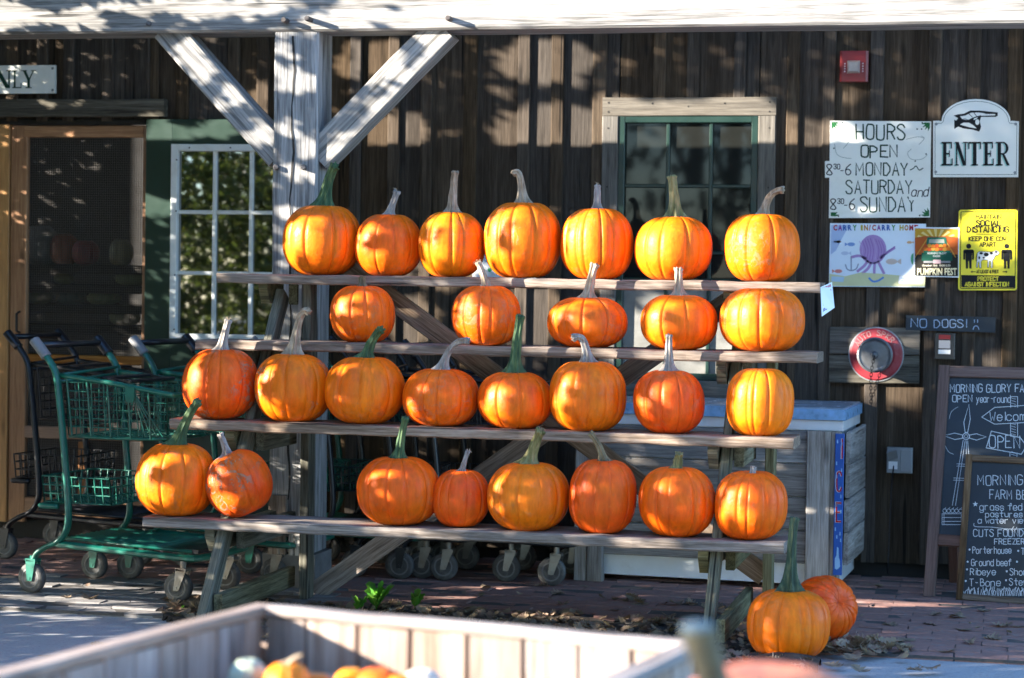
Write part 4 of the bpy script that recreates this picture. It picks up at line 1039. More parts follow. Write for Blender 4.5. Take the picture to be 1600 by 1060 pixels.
for pts in ([(1318, 232), (1326, 222), (1332, 206), (1326, 197)], [(1304, 225), (1307, 240), (1316, 246), (1330, 248)], [(1416, 218), (1434, 214), (1443, 216)], [(1436, 226), (1444, 217), (1440, 213)], [(1424, 233), (1418, 240), (1424, 249), (1440, 249), (1449, 242)]): line(m, pts, .8, SY-e_, ink((.3, .34, .3)), True)
for p in ((1316, 192), (1441, 192), (1433, 202), (1440, 202), (1447, 241), (1430, 252), (1303, 232), (1310, 338), (1437, 337)): poly(m, ell(*p, 1.3, 1.3, 8), SY-e_, ink((.05, .06, .05)))
art(m, 'decoration', o)
Y2 = SY-.006
for nm, lb, pts, tx in (('upper', 'small white card reading 8:30 to 6 beside the word monday', [(1289, 252), (1336, 251), (1336, 276), (1289, 278)], (1293, 273)), ('lower', 'small white card reading 8:30 to 6 beside the word sunday', [(1296, 306), (1337, 305), (1336, 331), (1296, 332)], (1299, 327))):
    c = sheet('hours_card', lb, 'card', pts, Y2, .005, M['signwhite'], 'hour cards on the opening hours board'); m = MB(); x, y = tx
    pen_px(m, '8', x-1, y, 16, 8.5, 1.7, Y2-e_, INKB, seed=7); pen_px(m, '30', x+10, y-8.5, 7.5, 9.5, 1.3, Y2-e_, INKB, seed=8); line(m, [(x+20.5, y-6), (x+24.5, y-6)], 1.4, Y2-e_, INKB); pen_px(m, '6', x+28, y, 16, 8.5, 1.7, Y2-e_, INKB, seed=9)
    art(m, 'lettering', c)
c = sheet('word_card', 'small white card with the word and, beside saturday on the hours board', 'card', [(1421, 290), (1453, 290), (1453, 314), (1420, 313)], Y2, .004, M['signwhite']); m = MB()
pen_px(m, 'and', 1424, 307, 14, 26, 1.5, Y2-e_, INKB, seed=12, slant=.25); art(m, 'lettering', c)
# ENTER sign with domed top and pointing hand
top = [(1525+54*math.cos(math.pi*(1-i/16)), 190-35*math.sin(math.pi*(1-i/16))) for i in range(17)]
o = sheet('enter_sign', 'white domed enter sign with a black pointing hand', 'sign', [(1458, 277), (1458, 189), (1469, 189)]+top+[(1581, 189), (1592, 190), (1591, 277)], SY, .02, M['signwhite'])
m = MB(); sh = ink((.34, .58, .52))
for ch, x, w in (('E', 1471, 20), ('N', 1492, 20), ('T', 1513, 20), ('E', 1536, 19), ('R', 1556, 22)):
    serif(m, ch, x-2, 223, w, 37, SY-e_, sh)
    serif(m, ch, x, 222, w, 37, SY-e_*2, INKB)
art(m, 'lettering', o)
m = MB()
hand = [(1490, 181), (1497, 179), (1506, 178), (1516, 173), (1530, 173), (1559, 176), (1559, 181), (1556, 183), (1533, 183), (1531, 189), (1533, 199), (1530, 206), (1520, 203), (1505, 201), (1497, 198), (1491, 202), (1491, 187), (1494, 189), (1497, 185)]
poly(m, hand, SY-e_, INKB)
wh = M['signwhite']
for P in ([(1500, 182), (1508, 181), (1517, 176.5), (1529, 176), (1540, 177.5), (1530, 181), (1520, 184), (1512, 188), (1504, 187)], [(1534, 178.5), (1555, 178.5), (1555, 180.5), (1532, 181.2)], [(1505, 192), (1514, 192), (1521, 196), (1526, 201), (1514, 199), (1500, 195)], ell(1527, 191, 3.3, 4.5, 12), [(1522, 185), (1528, 183.5), (1526, 186), (1521, 188)]): poly(m, P, SY-e_*2, wh)
for P in ([(1494, 189), (1508, 186), (1520, 191)], [(1512, 176), (1519, 183)], [(1521, 175), (1526, 182)]): line(m, P, 1.0, SY-e_*3, INKB)
bord = [(1461, 273), (1461, 193), (1471, 193)]+[(1525+51*math.cos(math.pi*(1-i/16)), 190-31.5*math.sin(math.pi*(1-i/16))) for i in range(17)]+[(1578, 193), (1589, 193), (1588, 273), (1461, 273)]
line(m, bord, .7, SY-e_, INKG)
art(m, 'pointing_hand', o)
for p in ((1463, 194), (1587, 194), (1462, 269), (1586, 270)):
    q = atY(*p, SY-.003); mm = MB(); mm.cyl((q.x, SY-.003, q.z), (q.x, SY+.001, q.z), .007, 10); mm.build('screw', M['boxgrey'], o)
# carry in poster (a child's drawing)
o = sheet('drawing_poster', "laminated child's drawing of a purple octopus under the hours board", 'poster', [(1297, 349), (1447, 350), (1445, 449), (1295, 448)], SY, .003, M['paper'])
m = MB(); cols = [(.45, .03, .05), (.5, .2, .02), (.5, .38, .03), (.04, .25, .08), (.04, .12, .4), (.25, .05, .3)]
poly(m, [(1296, 428), (1320, 432), (1345, 426), (1375, 428), (1410, 431), (1446, 427), (1445, 448), (1296, 447)], SY-e_, ink((.62, .62, .35)))
poly(m, [(1299, 352), (1327, 352), (1316, 372), (1306, 392), (1298, 398)], SY-e_, ink((.42, .52, .72)))
x = 1302
for i, ch in enumerate('CARRY IN/CARRY HOME'):
    if ch != ' ': printed(m, ch, x, 360, 8, 6.2 if ch not in 'I/' else 3, SY-e_*2, ink(cols[(i*5+i//3) % 6]), .06)
    x += 7.6 if ch not in 'I/ ' else 5
art(m, 'lettering', o)
m = MB(); pu = ink((.42, .27, .52)); pu2 = ink((.3, .17, .42)); pu3 = ink((.5, .36, .6))
poly(m, ell(1364, 390, 21, 23, 24), SY-e_, pu)
for a in np.arange(-18, 19, 4.2): line(m, [(1364+a-3, 372+abs(a)*.3), (1364+a+2, 390), (1364+a, 408-abs(a)*.35)], 1.1, SY-e_*2, pu2 if int(a) % 2 else pu3, True)
for pts in ([(1352, 404), (1342, 400), (1331, 402)], [(1356, 408), (1350, 416), (1340, 424)], [(1361, 411), (1356, 420), (1348, 427)], [(1367, 411), (1366, 420), (1366, 427)], [(1372, 409), (1376, 417), (1381, 427)], [(1376, 403), (1386, 395), (1397, 388)]): line(m, pts, 4.2, SY-e_, pu, True)
line(m, [(1384, 396), (1398, 386)], 2.2, SY-e_*2, pu2)
def fish(cx, cy, s, col, d=1): poly(m, ell(cx, cy, 6*s, 3*s, 12), SY-e_, ink(col)); poly(m, [(cx-d*5*s, cy), (cx-d*10*s, cy-3*s), (cx-d*10*s, cy+3*s)], SY-e_, ink(col))
fish(1330, 382, 1.0, (.2, .33, .62)); fish(1320, 396, 1, (.5, .58, .72), -1); fish(1393, 409, 1.5, (.62, .5, .42), -1); fish(1310, 378, .7, (.65, .4, .4)); fish(1421, 379, .7, (.72, .42, .2), -1); fish(1310, 424, 1.0, (.7, .25, .2))
for pts in ([(1330, 401), (1330, 422)], [(1321, 414), (1324, 421), (1331, 423), (1338, 420), (1341, 413)]): line(m, pts, 2, SY-e_, ink((.3, .34, .42)), True)
poly(m, ell(1427, 405, 4, 9, 14), SY-e_, ink((.12, .4, .22)))
poly(m, [(1299, 432), (1319, 433), (1318, 441), (1299, 440)], SY-e_*2, ink((.45, .6, .7))); poly(m, [(1405, 431), (1441, 432), (1441, 444), (1404, 443)], SY-e_*2, ink((.75, .8, .85)))
for y in (435, 439): line(m, [(1408, y), (1418, y)], .8, SY-e_*3, ink((.1, .15, .35))); line(m, [(1421, y-1), (1434, y+1)], 1, SY-e_*3, INKB)
line(m, [(1358, 435), (1364, 440), (1372, 439), (1380, 434)], 3, SY-e_*2, ink((.1, .25, .6)), True)
art(m, 'drawing', o)
# pumpkin fest poster
Yp = SY-.0045
o = sheet('festival_poster', 'small dark pumpkin fest poster with a green truck under orange sun rays', 'poster', [(1428, 355), (1499, 356), (1498, 434), (1427, 432)], Yp, .003, M['paper'])
m = MB(); Y1 = Yp-e_
poly(m, [(1429.5, 357), (1497, 358), (1497, 397), (1429.5, 397)], Y1, ink((.55, .3, .03)))
for i in range(9):
    a0 = math.pi*(i+.15)/9; a1 = math.pi*(i+.6)/9; poly(m, [(1463, 378), (1463-33*math.cos(a0), 378-20*math.sin(a0)), (1463-33*math.cos(a1), 378-20*math.sin(a1))], Y1-e_, ink((.75, .58, .22)))
poly(m, [(1429.5, 372), (1445, 369), (1463, 370), (1480, 369), (1497, 372), (1497, 402), (1429.5, 402)], Y1-2*e_, ink((.45, .1, .02)))
for i in range(8): x = 1430+i*9; line(m, [(1463+(x-1463)*.4, 372), (x, 402)], 1.5, Y1-3*e_, ink((.62, .3, .05)))
poly(m, [(1429.5, 398), (1497, 398), (1497, 432), (1429.5, 431)], Y1-3*e_, ink((.02, .018, .014)))
tg = ink((.012, .13, .08)); tg2 = ink((.008, .07, .045))
for P, c in (([(1449, 371), (1478, 371), (1480, 384), (1447, 384)], tg), ([(1452, 374), (1475, 374), (1476, 380), (1451, 380)], ink((.35, .36, .3))), ([(1440, 395), (1488, 395), (1488, 408), (1440, 408)], tg2), ([(1443, 392), (1485, 392), (1485, 404), (1443, 404)], tg), ([(1443, 408), (1485, 408), (1485, 411), (1443, 411)], ink((.25, .25, .25)))): poly(m, P, Y1-4*e_-(.0004 if c is not tg else 0), c)
for i in range(13): poly(m, ell(1446+(i % 7)*6, 389-(i//7)*5+(i % 2), 3.4, 3, 10), Y1-6*e_, ink([(.62, .17, .02), (.5, .08, .02), (.6, .28, .04)][i % 3]))
printed(m, 'MORNING GLORY', 1449, 397.5, 3, 30, Y1-7*e_, ink((.5, .55, .5)), .01); printed(m, 'FARM', 1458, 402, 3, 11, Y1-7*e_, ink((.5, .55, .5)), .01)
poly(m, [(1458, 406), (1470, 406), (1470, 412), (1458, 412)], Y1-7*e_, ink((.6, .4, .4)))
printed(m, 'October 16th  10:30-2:30', 1441, 416.5, 3, 44, Y1-7*e_, ink((.7, .65, .5)), .01)
printed(m, 'PUMPKIN FEST', 1433, 430, 10.5, 62, Y1-7*e_, ink((.72, .66, .42)), .02)
art(m, 'poster_print', o)
# yellow distancing sign
Yy = SY-.003
def rrect(x0, y0, x1, y1, r, n=4, sk=0):
    P = []
    for cx, cy, a in ((x1-r, y0+r, -90), (x1-r, y1-r, 0), (x0+r, y1-r, 90), (x0+r, y0+r, 180)):
        for i in range(n+1): q = math.radians(a+90*i/n); P.append((cx+r*math.cos(q)+sk*(cy-y0), cy+r*math.sin(q)))
    return P
o = sheet('distancing_sign', 'yellow and black sign with two figures and a cow, at the right edge', 'sign', rrect(1498, 328, 1590, 454, 4, 4, -.008), Yy, .004, M['yellow'])
m = MB(); Y1 = Yy-e_
b = rrect(1501.5, 331, 1587, 451, 2, 3, -.008); line(m, b+[b[0]], 1.2, Y1, INKB)
for t, x, y, h, w in (('MAINTAIN', 1525, 342, 6.5, 39), ('SOCIAL', 1525, 353, 8.5, 39), ('DISTANCING', 1511, 363, 9, 65), ('KEEP ONE COW', 1514, 376.5, 6.8, 58), ('APART', 1531, 385.5, 6.8, 25), ('AT LEAST 6 FEET', 1526, 427, 5.2, 34)): pen_px(m, t, x, y, h*.92, w, 2.1 if h > 8 else 1.6 if h > 6 else 1.15, Y1, INKB, jit=0)
line(m, [(1525, 366.3), (1559, 366.6)], .7, Y1, INKB)
poly(m, [(1502, 430), (1586, 431), (1586, 450), (1502, 449)], Y1-e_, INKB)
for t, x, y, h, w in (('PROTECT', 1528, 438.8, 6.2, 32), ('AGAINST INFECTION', 1508, 447.3, 6.2, 68)): pen_px(m, t, x, y, h*.95, w, 1.45, Y1-2*e_, M['yellow'], jit=0)
for x0, d in ((1519, -1), (1567, 1)): line(m, [(x0, 425), (x0+5, 425)], 1.2, Y1, INKB); xx = x0 if d < 0 else x0+5; poly(m, [(xx+d*2.5, 425), (xx-d*.5, 423), (xx-d*.5, 427)], Y1, INKB)
for cx in (1513.5, 1573):
    poly(m, ell(cx, 385, 4, 4, 14), Y1, INKB); poly(m, rrect(cx-8.5, 390, cx+8.5, 396, 3, 3), Y1, INKB)
    for a, b_ in ((-8.5, -5.5), (5.5, 8.5)): poly(m, [(cx+a, 393), (cx+b_, 393), (cx+b_, 406), (cx+a, 406)], Y1, INKB)
    poly(m, [(cx-5.2, 393), (cx+5.2, 393), (cx+5, 408), (cx-5, 408)], Y1, INKB)
    for a in (-4.8, .5): poly(m, [(cx+a, 407), (cx+a+4.3, 407), (cx+a+4, 420), (cx+a+.5, 420)], Y1, INKB)
cw = ink((.75, .75, .72))
cow = [(1527, 396), (1530, 393), (1548, 394), (1553, 393), (1556, 391), (1560, 393), (1562, 396), (1559, 399), (1555, 400), (1553, 405), (1551, 407), (1551, 419), (1548.5, 419), (1548, 409), (1546, 408), (1545, 418), (1543, 418), (1543, 407), (1536, 406), (1533, 409), (1533, 419), (1530.5, 419), (1530, 409), (1528, 411), (1527.5, 418), (1525.5, 418), (1526.5, 404)]
poly(m, cow, Y1, cw); line(m, cow+[cow[0]], .7, Y1-e_, INKB)
for P in (ell(1533, 396, 3, 2, 10), ell(1541, 398, 4, 3, 10), ell(1549, 396, 2.5, 2, 10), ell(1537, 403, 2, 1.5, 8), ell(1530, 403, 1.5, 2.5, 8), ell(1556.5, 394, 2, 1.6, 8)): poly(m, P, Y1-e_, INKB)
line(m, [(1527, 396), (1525, 402), (1525, 408)], 1, Y1, INKB)
art(m, 'sign_print', o)
# NO DOGS
o = sheet('no_dogs_sign', 'narrow black chalk board reading no dogs with a sad face', 'sign', [(1416, 493), (1556, 496), (1555, 520), (1415, 516)], SY, .02, M['blacksign'])
m = MB()
pen_px(m, 'NO', 1423, 511.5, 13, 25, 1.3, SY-e_, CHB, seed=2); pen_px(m, 'DOGS!', 1460, 512, 12, 50, 1.3, SY-e_, CHB, seed=4)
for x in (1522.5, 1527.5): line(m, [(x, 500), (x, 504)], 1.2, SY-e_, CHB)
line(m, [(1520.5, 515), (1522, 511), (1525, 509.5), (1528, 511), (1529.5, 515)], 1.2, SY-e_, CHB, True)
art(m, 'lettering', o)
# key box below it
q = atY(1476, 541, SY); k = mpp(1476, SY)
o = thing('alarm_keypad', 'small black wall box with a red top strip under the no dogs sign', 'keypad', (q.x, SY, q.z))
plank('keypad_case', (q.x, SY-.005, q.z-20.5*k), (q.x, SY-.005, q.z+20.5*k), 33*k, .045, M['grip'], o, (0, -1, 0), 1, 0, .006)
plank('red_strip', (q.x-9*k, SY-.0295, q.z+14.5*k), (q.x+9*k, SY-.0295, q.z+14.5*k), 7*k, .004, plain('red_strip', (.45, .008, .01), .4), o, (0, -1, 0), 1)
plank('white_strip', (q.x-9.5*k, SY-.0295, q.z-9*k), (q.x+9.5*k, SY-.0295, q.z-9*k), 7*k, .003, M['white'], o, (0, -1, 0), 1)
plank('display', (q.x-9*k, SY-.0290, q.z+3*k), (q.x+9*k, SY-.0290, q.z+3*k), 13*k, .003, M['glass'], o, (0, -1, 0), 1)
# fire alarm
q = atY(1335, 105, SY); k = mpp(1335, SY)
o = thing('fire_alarm', 'red fire alarm box with a clear strobe lens high on the boards', 'fire alarm', (q.x, SY, q.z))
plank('alarm_case', (q.x, SY-.01, q.z-24*k), (q.x, SY-.01, q.z+24*k), 44*k, .055, M['red'], o, (0, -1, 0), 2, 0, .01)
m = MB(); c = (q.x-.5*k, SY-.037, q.z-1*k)
m.add([(c[0]+a*k, c[1]-d, c[2]+b*k) for d, s in ((0, 1), (.022, .72)) for a, b in ((-10*s, -10*s), (10*s, -10*s), (10*s, 10*s), (-10*s, 10*s))], [(3, 2, 1, 0), (4, 5, 6, 7), (0, 1, 5, 4), (1, 2, 6, 5), (2, 3, 7, 6), (3, 0, 4, 7)]); fixn(m.build('strobe_lens', M['lens'], o))
m = MB()
for sx in (-14, 14):
    for sz in range(4): m.box((q.x+(sx-1)*k, SY-.0392, q.z+(-9+sz*4)*k), (q.x+(sx+1)*k, SY-.0385, q.z+(-7+sz*4)*k), ink((.6, .5, .5)))
art(m, 'printed_letters', o)
# sprinkler connection on its backing board
plank('backing_board', (atY(1297, 554, WY).x, SY+.012, atY(1297, 532, WY).z), (atY(1437, 554, WY).x, SY+.012, atY(1437, 534, WY).z), 43*k, .02, M['trim'], shop, (0, -1, 0), 4, .001)
plank('backing_board', (atY(1297, 554, WY).x, SY+.012, atY(1297, 576, WY).z), (atY(1437, 554, WY).x, SY+.012, atY(1437, 578, WY).z), 43.5*k, .02, M['lintel'], shop, (0, -1, 0), 4, .001)
q = atY(1369, 554, SY); k = mpp(1369, SY)
o = thing('sprinkler_connection', 'round red wall plate with grey capped fire hose inlet and chains', 'fire hose inlet', (q.x, SY, q.z))
m = MB(); m.lathe([(.004, -.012), (20*k, -.012), (30*k, -.016), (39*k, -.012), (42*k, -.004), (43*k, .002), (43*k, .006)], (q.x, SY, q.z), 'y', 44); fixn(m.build('wall_plate', M['fadedred'], o, smooth=False))
m = MB(); m.lathe([(41*k, -.0055), (43.5*k, -.0035), (43.5*k, .006), (42*k, .0062)], (q.x, SY, q.z), 'y', 44); fixn(m.build('plate_edge', M['boxgrey'], o))
m = MB(); m.lathe([(25*k, -.01), (25*k, -.05), (27*k, -.055), (27*k, -.095), (26*k, -.10)], (q.x, SY, q.z), 'y', 36); fixn(m.build('inlet', M['greymetal'], o))
m = MB(); m.lathe([(27.5*k, -.085), (28*k, -.105), (25*k, -.11), (23.5*k, -.106), (21*k, -.104), (6*k, -.108), (4*k, -.12), (1*k, -.122)], (q.x, SY, q.z), 'y', 36); fixn(m.build('inlet_cap', M['greymetal'], o))
m = MB()
for i, ch in enumerate('AUTO SPKR.'):
    a = math.radians(150-i*13.2)
    if ch == ' ': continue
    g, _ = glyph(ch); cx, cy = math.cos(a), math.sin(a)
    def to3(u, v, cx=cx, cy=cy): 
        R_ = 30+v*1.35; s = (u-2)*1.25; return Vector((q.x+(cx*R_+cy*s)*k, SY-.0168, q.z+(cy*R_-cx*s)*k))
    for st in g.split(';'):
        P = [Vector((int(t[0]), int(t[1]), 0)) for t in st.strip('~').split()]; ribbon(m, [(p.x, p.y) for p in P], 1.0, to3, ink((.36, .2, .19)))
art(m, 'lettering', o)
def chain(mb, pts, lk=.012):
    pts = smoothcurve(pts, 6); acc = 0; last = pts[0]; flip = 0
    for i in range(1, len(pts)):
        d = (pts[i]-last)
        while d.length > lk*1.35:
            c = last+d.normalized()*lk*.7; t = d.normalized(); s = Vector((1, 0, 0)) if flip else Vector((0, 1, 0)); s = (s-t*s.dot(t)).normalized()
            mb.tube([c+t*math.cos(a)*lk+s*math.sin(a)*lk*.55 for a in np.arange(0, 6.2, .785)], .0021, 4, close=True)
            last = last+d.normalized()*lk*1.35; d = pts[i]-last; flip ^= 1
m = MB(); chain(m, [(q.x, SY-.122, q.z-2*k), (q.x-3*k, SY-.125, q.z-15*k), (q.x-5*k, SY-.12, q.z-40*k), (q.x-4*k, SY-.10, q.z-84*k)]); tag(m.build('chain', M['iron'], o), kind='stuff')
m = MB(); chain(m, [(q.x+10*k, SY-.105, q.z-24*k), (q.x+4*k, SY-.11, q.z-45*k), (q.x-4*k, SY-.10, q.z-72*k)]); tag(m.build('chain', M['iron'], o), kind='stuff')
# outlet box
q = atY(1406, 719, SY); k = mpp(1406, SY)
o = thing('outlet_box', 'grey weatherproof double outlet box low on the boards, one cover flipped open', 'outlet', (q.x, SY, q.z))
plank('outlet_case', (q.x, SY-.005, q.z-20*k), (q.x, SY-.005, q.z+20*k), 40*k, .05, M['boxgrey'], o, (0, -1, 0), 1, 0, .004)
plank('cover', (q.x+10*k, SY-.034, q.z-17*k), (q.x+10*k, SY-.034, q.z+17*k), 17*k, .008, M['boxgrey'], o, (0, -1, 0), 1, 0, .003)
plank('cover', (q.x-10*k, SY-.045, q.z+2*k), (q.x-12*k, SY-.085, q.z+16*k), 16*k, .006, M['boxgrey'], o, (0, -1, .6), 1, 0, .002)
plank('socket', (q.x-10*k, SY-.033, q.z-14*k), (q.x-10*k, SY-.033, q.z-2*k), 14*k, .006, M['white'], o, (0, -1, 0), 1)
m = MB(); m.tube(smoothcurve([(q.x-9*k, SY-.04, q.z-9*k), (q.x-9*k, SY-.055, q.z-14*k), (q.x-11*k, SY-.03, q.z-30*k), (q.x-13*k, SY-.02, q.z-80*k), (q.x-15*k, SY-.02, q.z-180*k)], 5), .0032, 6); m.build('power_cord', M['grip'], o, smooth=True)
# paper tag hung from the top plank's end
A = [atY(1282, 449, 9.0), atY(1300, 441, 9.08), atY(1304, 481, 9.07), atY(1284, 495, 9.0)]
m = MB(); m.add([*A, *[p+Vector((.0, .002, 0)) for p in A]], [(0, 1, 2, 3), (7, 6, 5, 4), (0, 4, 5, 1), (1, 5, 6, 2), (2, 6, 7, 3), (3, 7, 4, 0)])
o = tag(fixn(m.build('price_tag', M['paper'], None, origin=A[0])), 'white printed price tag hanging from the right end of the top plank', 'price tag')
m = MB()
def to3(u, v): return A[3]+(A[0]-A[3])*v+(A[2]-A[3])*u*(1-v)+(A[1]-A[0])*u*v+Vector((0, -.0012, 0))
for i, (t, v, c) in enumerate((('PUMPKINS', .86, (.5, .05, .06)), ('by size', .70, (.5, .05, .06)), ('10 LB  15 LB', .34, (.08, .1, .3)), ('20 LB  25 LB', .14, (.08, .1, .3)))): pen(m, t, .14, v, .075, .72, .03, to3, ink(c), seed=i)
art(m, 'lettering', o)
# small white notice seen between the top pumpkins
o = sheet('white_notice', 'white notice with a small green dot, half hidden behind the top pumpkins', 'notice', [(738, 396), (838, 397), (838, 446), (738, 445)], SY, .004, M['whitepaint'])
m = MB(); poly(m, ell(765, 422, 3.2, 3.2, 12), SY-e_, ink((.03, .25, .12))); art(m, 'emblem', o)

# ICE on the freezer sign
m = MB(); S3 = FM
def to3(u, v): return fl(-.008+u*.8, -.0412, v)
redi = ink((.5, .012, .02)); wi = ink((.7, .75, .8)); lb = ink((.3, .55, .8))
for ch, z in (('I', .625), ('C', .475), ('E', .335)):
    h = .085; pen(m, ch, -.013, z, h, .026 if ch != 'I' else .026, .0105, lambda u, v: fl(-.008+u*.8, -.0406, v), wi, jit=.0); pen(m, ch, -.011, z, h, .026 if ch != 'I' else .026, .0075, to3, redi, jit=0)
for (u, v) in ((-.012, .70), (.012, .69), (-.015, .60), (.014, .57), (-.013, .54), (.013, .45), (-.012, .41), (.014, .38), (-.015, .30), (.012, .28), (-.006, .265), (.016, .25)):
    m.add([to3(u-.0035, v-.008), to3(u+.0035, v-.008), to3(u+.003, v+.008), to3(u-.003, v+.008)], [(0, 1, 2, 3)], lb)
m.add([to3(-.014, .12), to3(-.003, .115), to3(.006, .12), to3(.016, .13), to3(.013, .16), to3(.008, .17), to3(.005, .215), to3(-.004, .22), to3(-.006, .18), to3(-.015, .165)], [tuple(range(10))], lb)
art(m, 'lettering', ci)
# ------------------------------------------------------------------ chalk boards
def board(name, label, foot, beta, lam, W, v0, H, fw, th, matf, legs, foot_gap=0.0):
    q = atZ(*foot); b, l = math.radians(beta), math.radians(lam)
    r_ = Vector((math.cos(b), -math.sin(b), 0)); dep = Vector((math.sin(b), math.cos(b), 0))
    up = dep*math.sin(l)+Vector((0, 0, math.cos(l))); nrm = r_.cross(up)        # towards the camera side is -dep
    n = -(dep*math.cos(l)-Vector((0, 0, math.sin(l))))
    o = thing(name, label, 'chalkboard', q)
    P = lambda u, v, d=0.0: q+r_*u+up*v+n*d
    pl = lambda nm, a, c, w: plank(nm, a, c, w, th, M[matf], o, n, 4, .0006, .004)
    pl('frame_stile', P(fw/2, 0 if legs else v0), P(fw/2, H), fw); pl('frame_stile', P(W-fw/2, 0 if legs else v0), P(W-fw/2, H), fw)
    pl('frame_rail', P(fw+.0005, H-fw/2), P(W-fw-.0005, H-fw/2), fw); pl('frame_rail', P(fw+.0005, v0+fw/2), P(W-fw-.0005, v0+fw/2), fw)
    plank('writing_panel', P(W/2, v0+.01, -.004), P(W/2, H-.01, -.004), W-.02, .006, M['blacksign'], o, n, 1)
    if legs:
        for u in (fw/2+.012, W-fw/2-.012): plank('rear_leg', P(u, H-.02, -th-.004), q+r_*u+dep*.55, fw*.9, th*.8, M[matf], o, -n, 2)
    Q = P(0, 0, .0004)
    def at(x, y):
        d = ray(x, -y); return CO+d*((Q-CO).dot(n)/d.dot(n))
    return o, at
o, at = board('large_chalkboard', 'large brown framed chalkboard easel with a chalk windmill and welcome arrows', (1443, 932), 9, 14, .66, .235, 1.075, .052, .03, 'brownframe', True)
m = MB()
def cl(pts, w=1.1, sm=False, mb=None, a=None):
    P = [Vector((x, -y, 0)) for x, y in pts]
    if sm: P = smoothcurve(P, 4)
    ribbon(m, [(p.x, p.y) for p in P], w*.8, at, CHALK)
pen(m, 'MORNING GLORY FARM', 1485, -613, 12, 132, 1.15, at, CHALK, seed=1); pen(m, 'OPEN', 1488, -628.5, 10.5, 31, 1.1, at, CHALK, seed=2); pen(m, 'year-round', 1526, -629, 11, 53, .95, at, CHALK, seed=3)
cl([(1534, 652), (1554, 637), (1612, 633), (1612, 660), (1554, 663), (1534, 652)], 1.2); pen(m, 'Welcome', 1547, -657, 13, 66, 1.1, at, CHALK, seed=4)
cl([(1541, 700), (1549, 674), (1594, 684), (1604, 697), (1596, 710), (1541, 700)], 1.4); pen(m, 'OPEN', 1546, -700, 19, 48, 1.3, at, CHALK, seed=5, slant=-.02)
for x in (1579, 1590): cl([(x, 620), (x, 637)]); cl([(x, 661), (x, 682)]); cl([(x-1, 708), (x-1, 724)])
for y in range(622, 726, 4):
    if not (637 < y < 661 or 684 < y < 706): cl([(1580, y), (1587, y+2)], .7)
cl([(1579, 620), (1590, 620)])
cl(ell(1509.5, 682, 5.2, 5.2, 16)+[(1514.7, 682)], 1.3); cl(ell(1509.5, 682, 2.6, 2.6, 12)+[(1512.1, 682)], .9)
for B in ([(1508, 676), (1506, 660), (1514, 632), (1516, 655), (1512, 676)], [(1504, 680), (1492, 677), (1474, 681), (1492, 687), (1504, 685)], [(1515, 680), (1526, 678), (1541, 683), (1526, 688), (1515, 685)]): cl(B+[B[0]], 1.2)
for a, b in (((1505, 688), (1488, 790)), ((1508, 689), (1493, 790)), ((1512, 689), (1516, 745)), ((1510, 689), (1509, 750)), ((1495, 725), (1515, 726)), ((1495, 728.5), (1515, 729)), ((1490, 747), (1512, 748)), ((1490, 750.5), (1512, 751))): cl([a, b], 1.0)
for A in ([(1483, 655), (1487, 643), (1497, 636)], [(1476, 695), (1482, 706), (1490, 710)]): cl(A, .6, True)
for y in (803, 809, 815, 820): cl([(1472, y), (1505, y)], 1.0)
for x in (1472, 1475, 1502, 1505): cl([(x, 803), (x, 820)], .9)
for i in range(5): cl(ell(1476+i*6.2, 798.5, 2.8, 3.2, 10)+[(1478.8+i*6.2, 798.5)], .9); cl([(1476+i*6.2, 796), (1478+i*6.2, 793)], .7)
art(m, 'chalk_writing', o)
o, at = board('small_chalkboard', 'smaller chalkboard listing beef cuts in a worn wood frame, leaning before the large one', (1494, 937), 13, 11, .52, .0, .66, .03, .022, 'oldframe', False)
m = MB()
for t, x, y, h, w, s in (('MORNING', 1528, 758, 15, 70, 1), ('GLORY', 1606, 760, 15, 52, 1), ('FARM BEEF', 1546, 780, 14, 76, 2), ('grass fed', 1531, 797.5, 10.5, 66, 3), ('pastures', 1540, 808, 9, 58, 4), ('a water view', 1528, 818, 9, 78, 5), ('CUTS FOUND', 1521, 838.5, 10.5, 78, 6), ('FREEZER', 1554, 850.5, 8.5, 47, 7), ('Porterhouse', 1520, 865, 10, 60, 8), ('Ground beef', 1518, 884, 10, 62, 9), ('Ribeye', 1516, 898.5, 10, 40, 10), ('T-Bone', 1515, 916, 11, 48, 11), ('Short', 1578, 899, 10, 34, 12), ('Stew', 1577, 915, 10.5, 28, 13), ('Tip', 1596, 867, 10, 16, 14)):
    pen(m, t, x, -y, h, w, 1.1 if t.isupper() else 1.0, at, CHALK, seed=s)
for x, y in ((1515, 859), (1512, 878), (1511, 890), (1509, 908), (1573, 893), (1572, 907), (1591, 861), (1589, 878)): m.add([at(a, -b) for a, b in ell(x, y, 1.6, 1.6, 8)], [tuple(reversed(range(8)))], CHALK)
star = [(1524+(4.5 if i % 2 == 0 else 1.8)*math.cos(math.pi/2+i*math.pi/5), 788-(4.5 if i % 2 == 0 else 1.8)*math.sin(math.pi/2+i*math.pi/5)) for i in range(10)]
m.add([at(a, -b) for a, b in star], [tuple(range(10))], CHALK)
cl([(1522, 818), (1524, 823), (1550, 824), (1576, 827), (1604, 826)], 1.0, True); cl([(1580, 829), (1584, 823)], .9); cl([(1585, 830), (1589, 824)], .9)
r = random.Random(3)
for i in range(46): x = 1505+i*2.2+r.uniform(-1, 1); cl([(x, 931), (x+r.uniform(-2, 2), 925), (x+r.uniform(-5, 5), 917+r.uniform(0, 5))], 1.1)
art(m, 'chalk_writing', o)

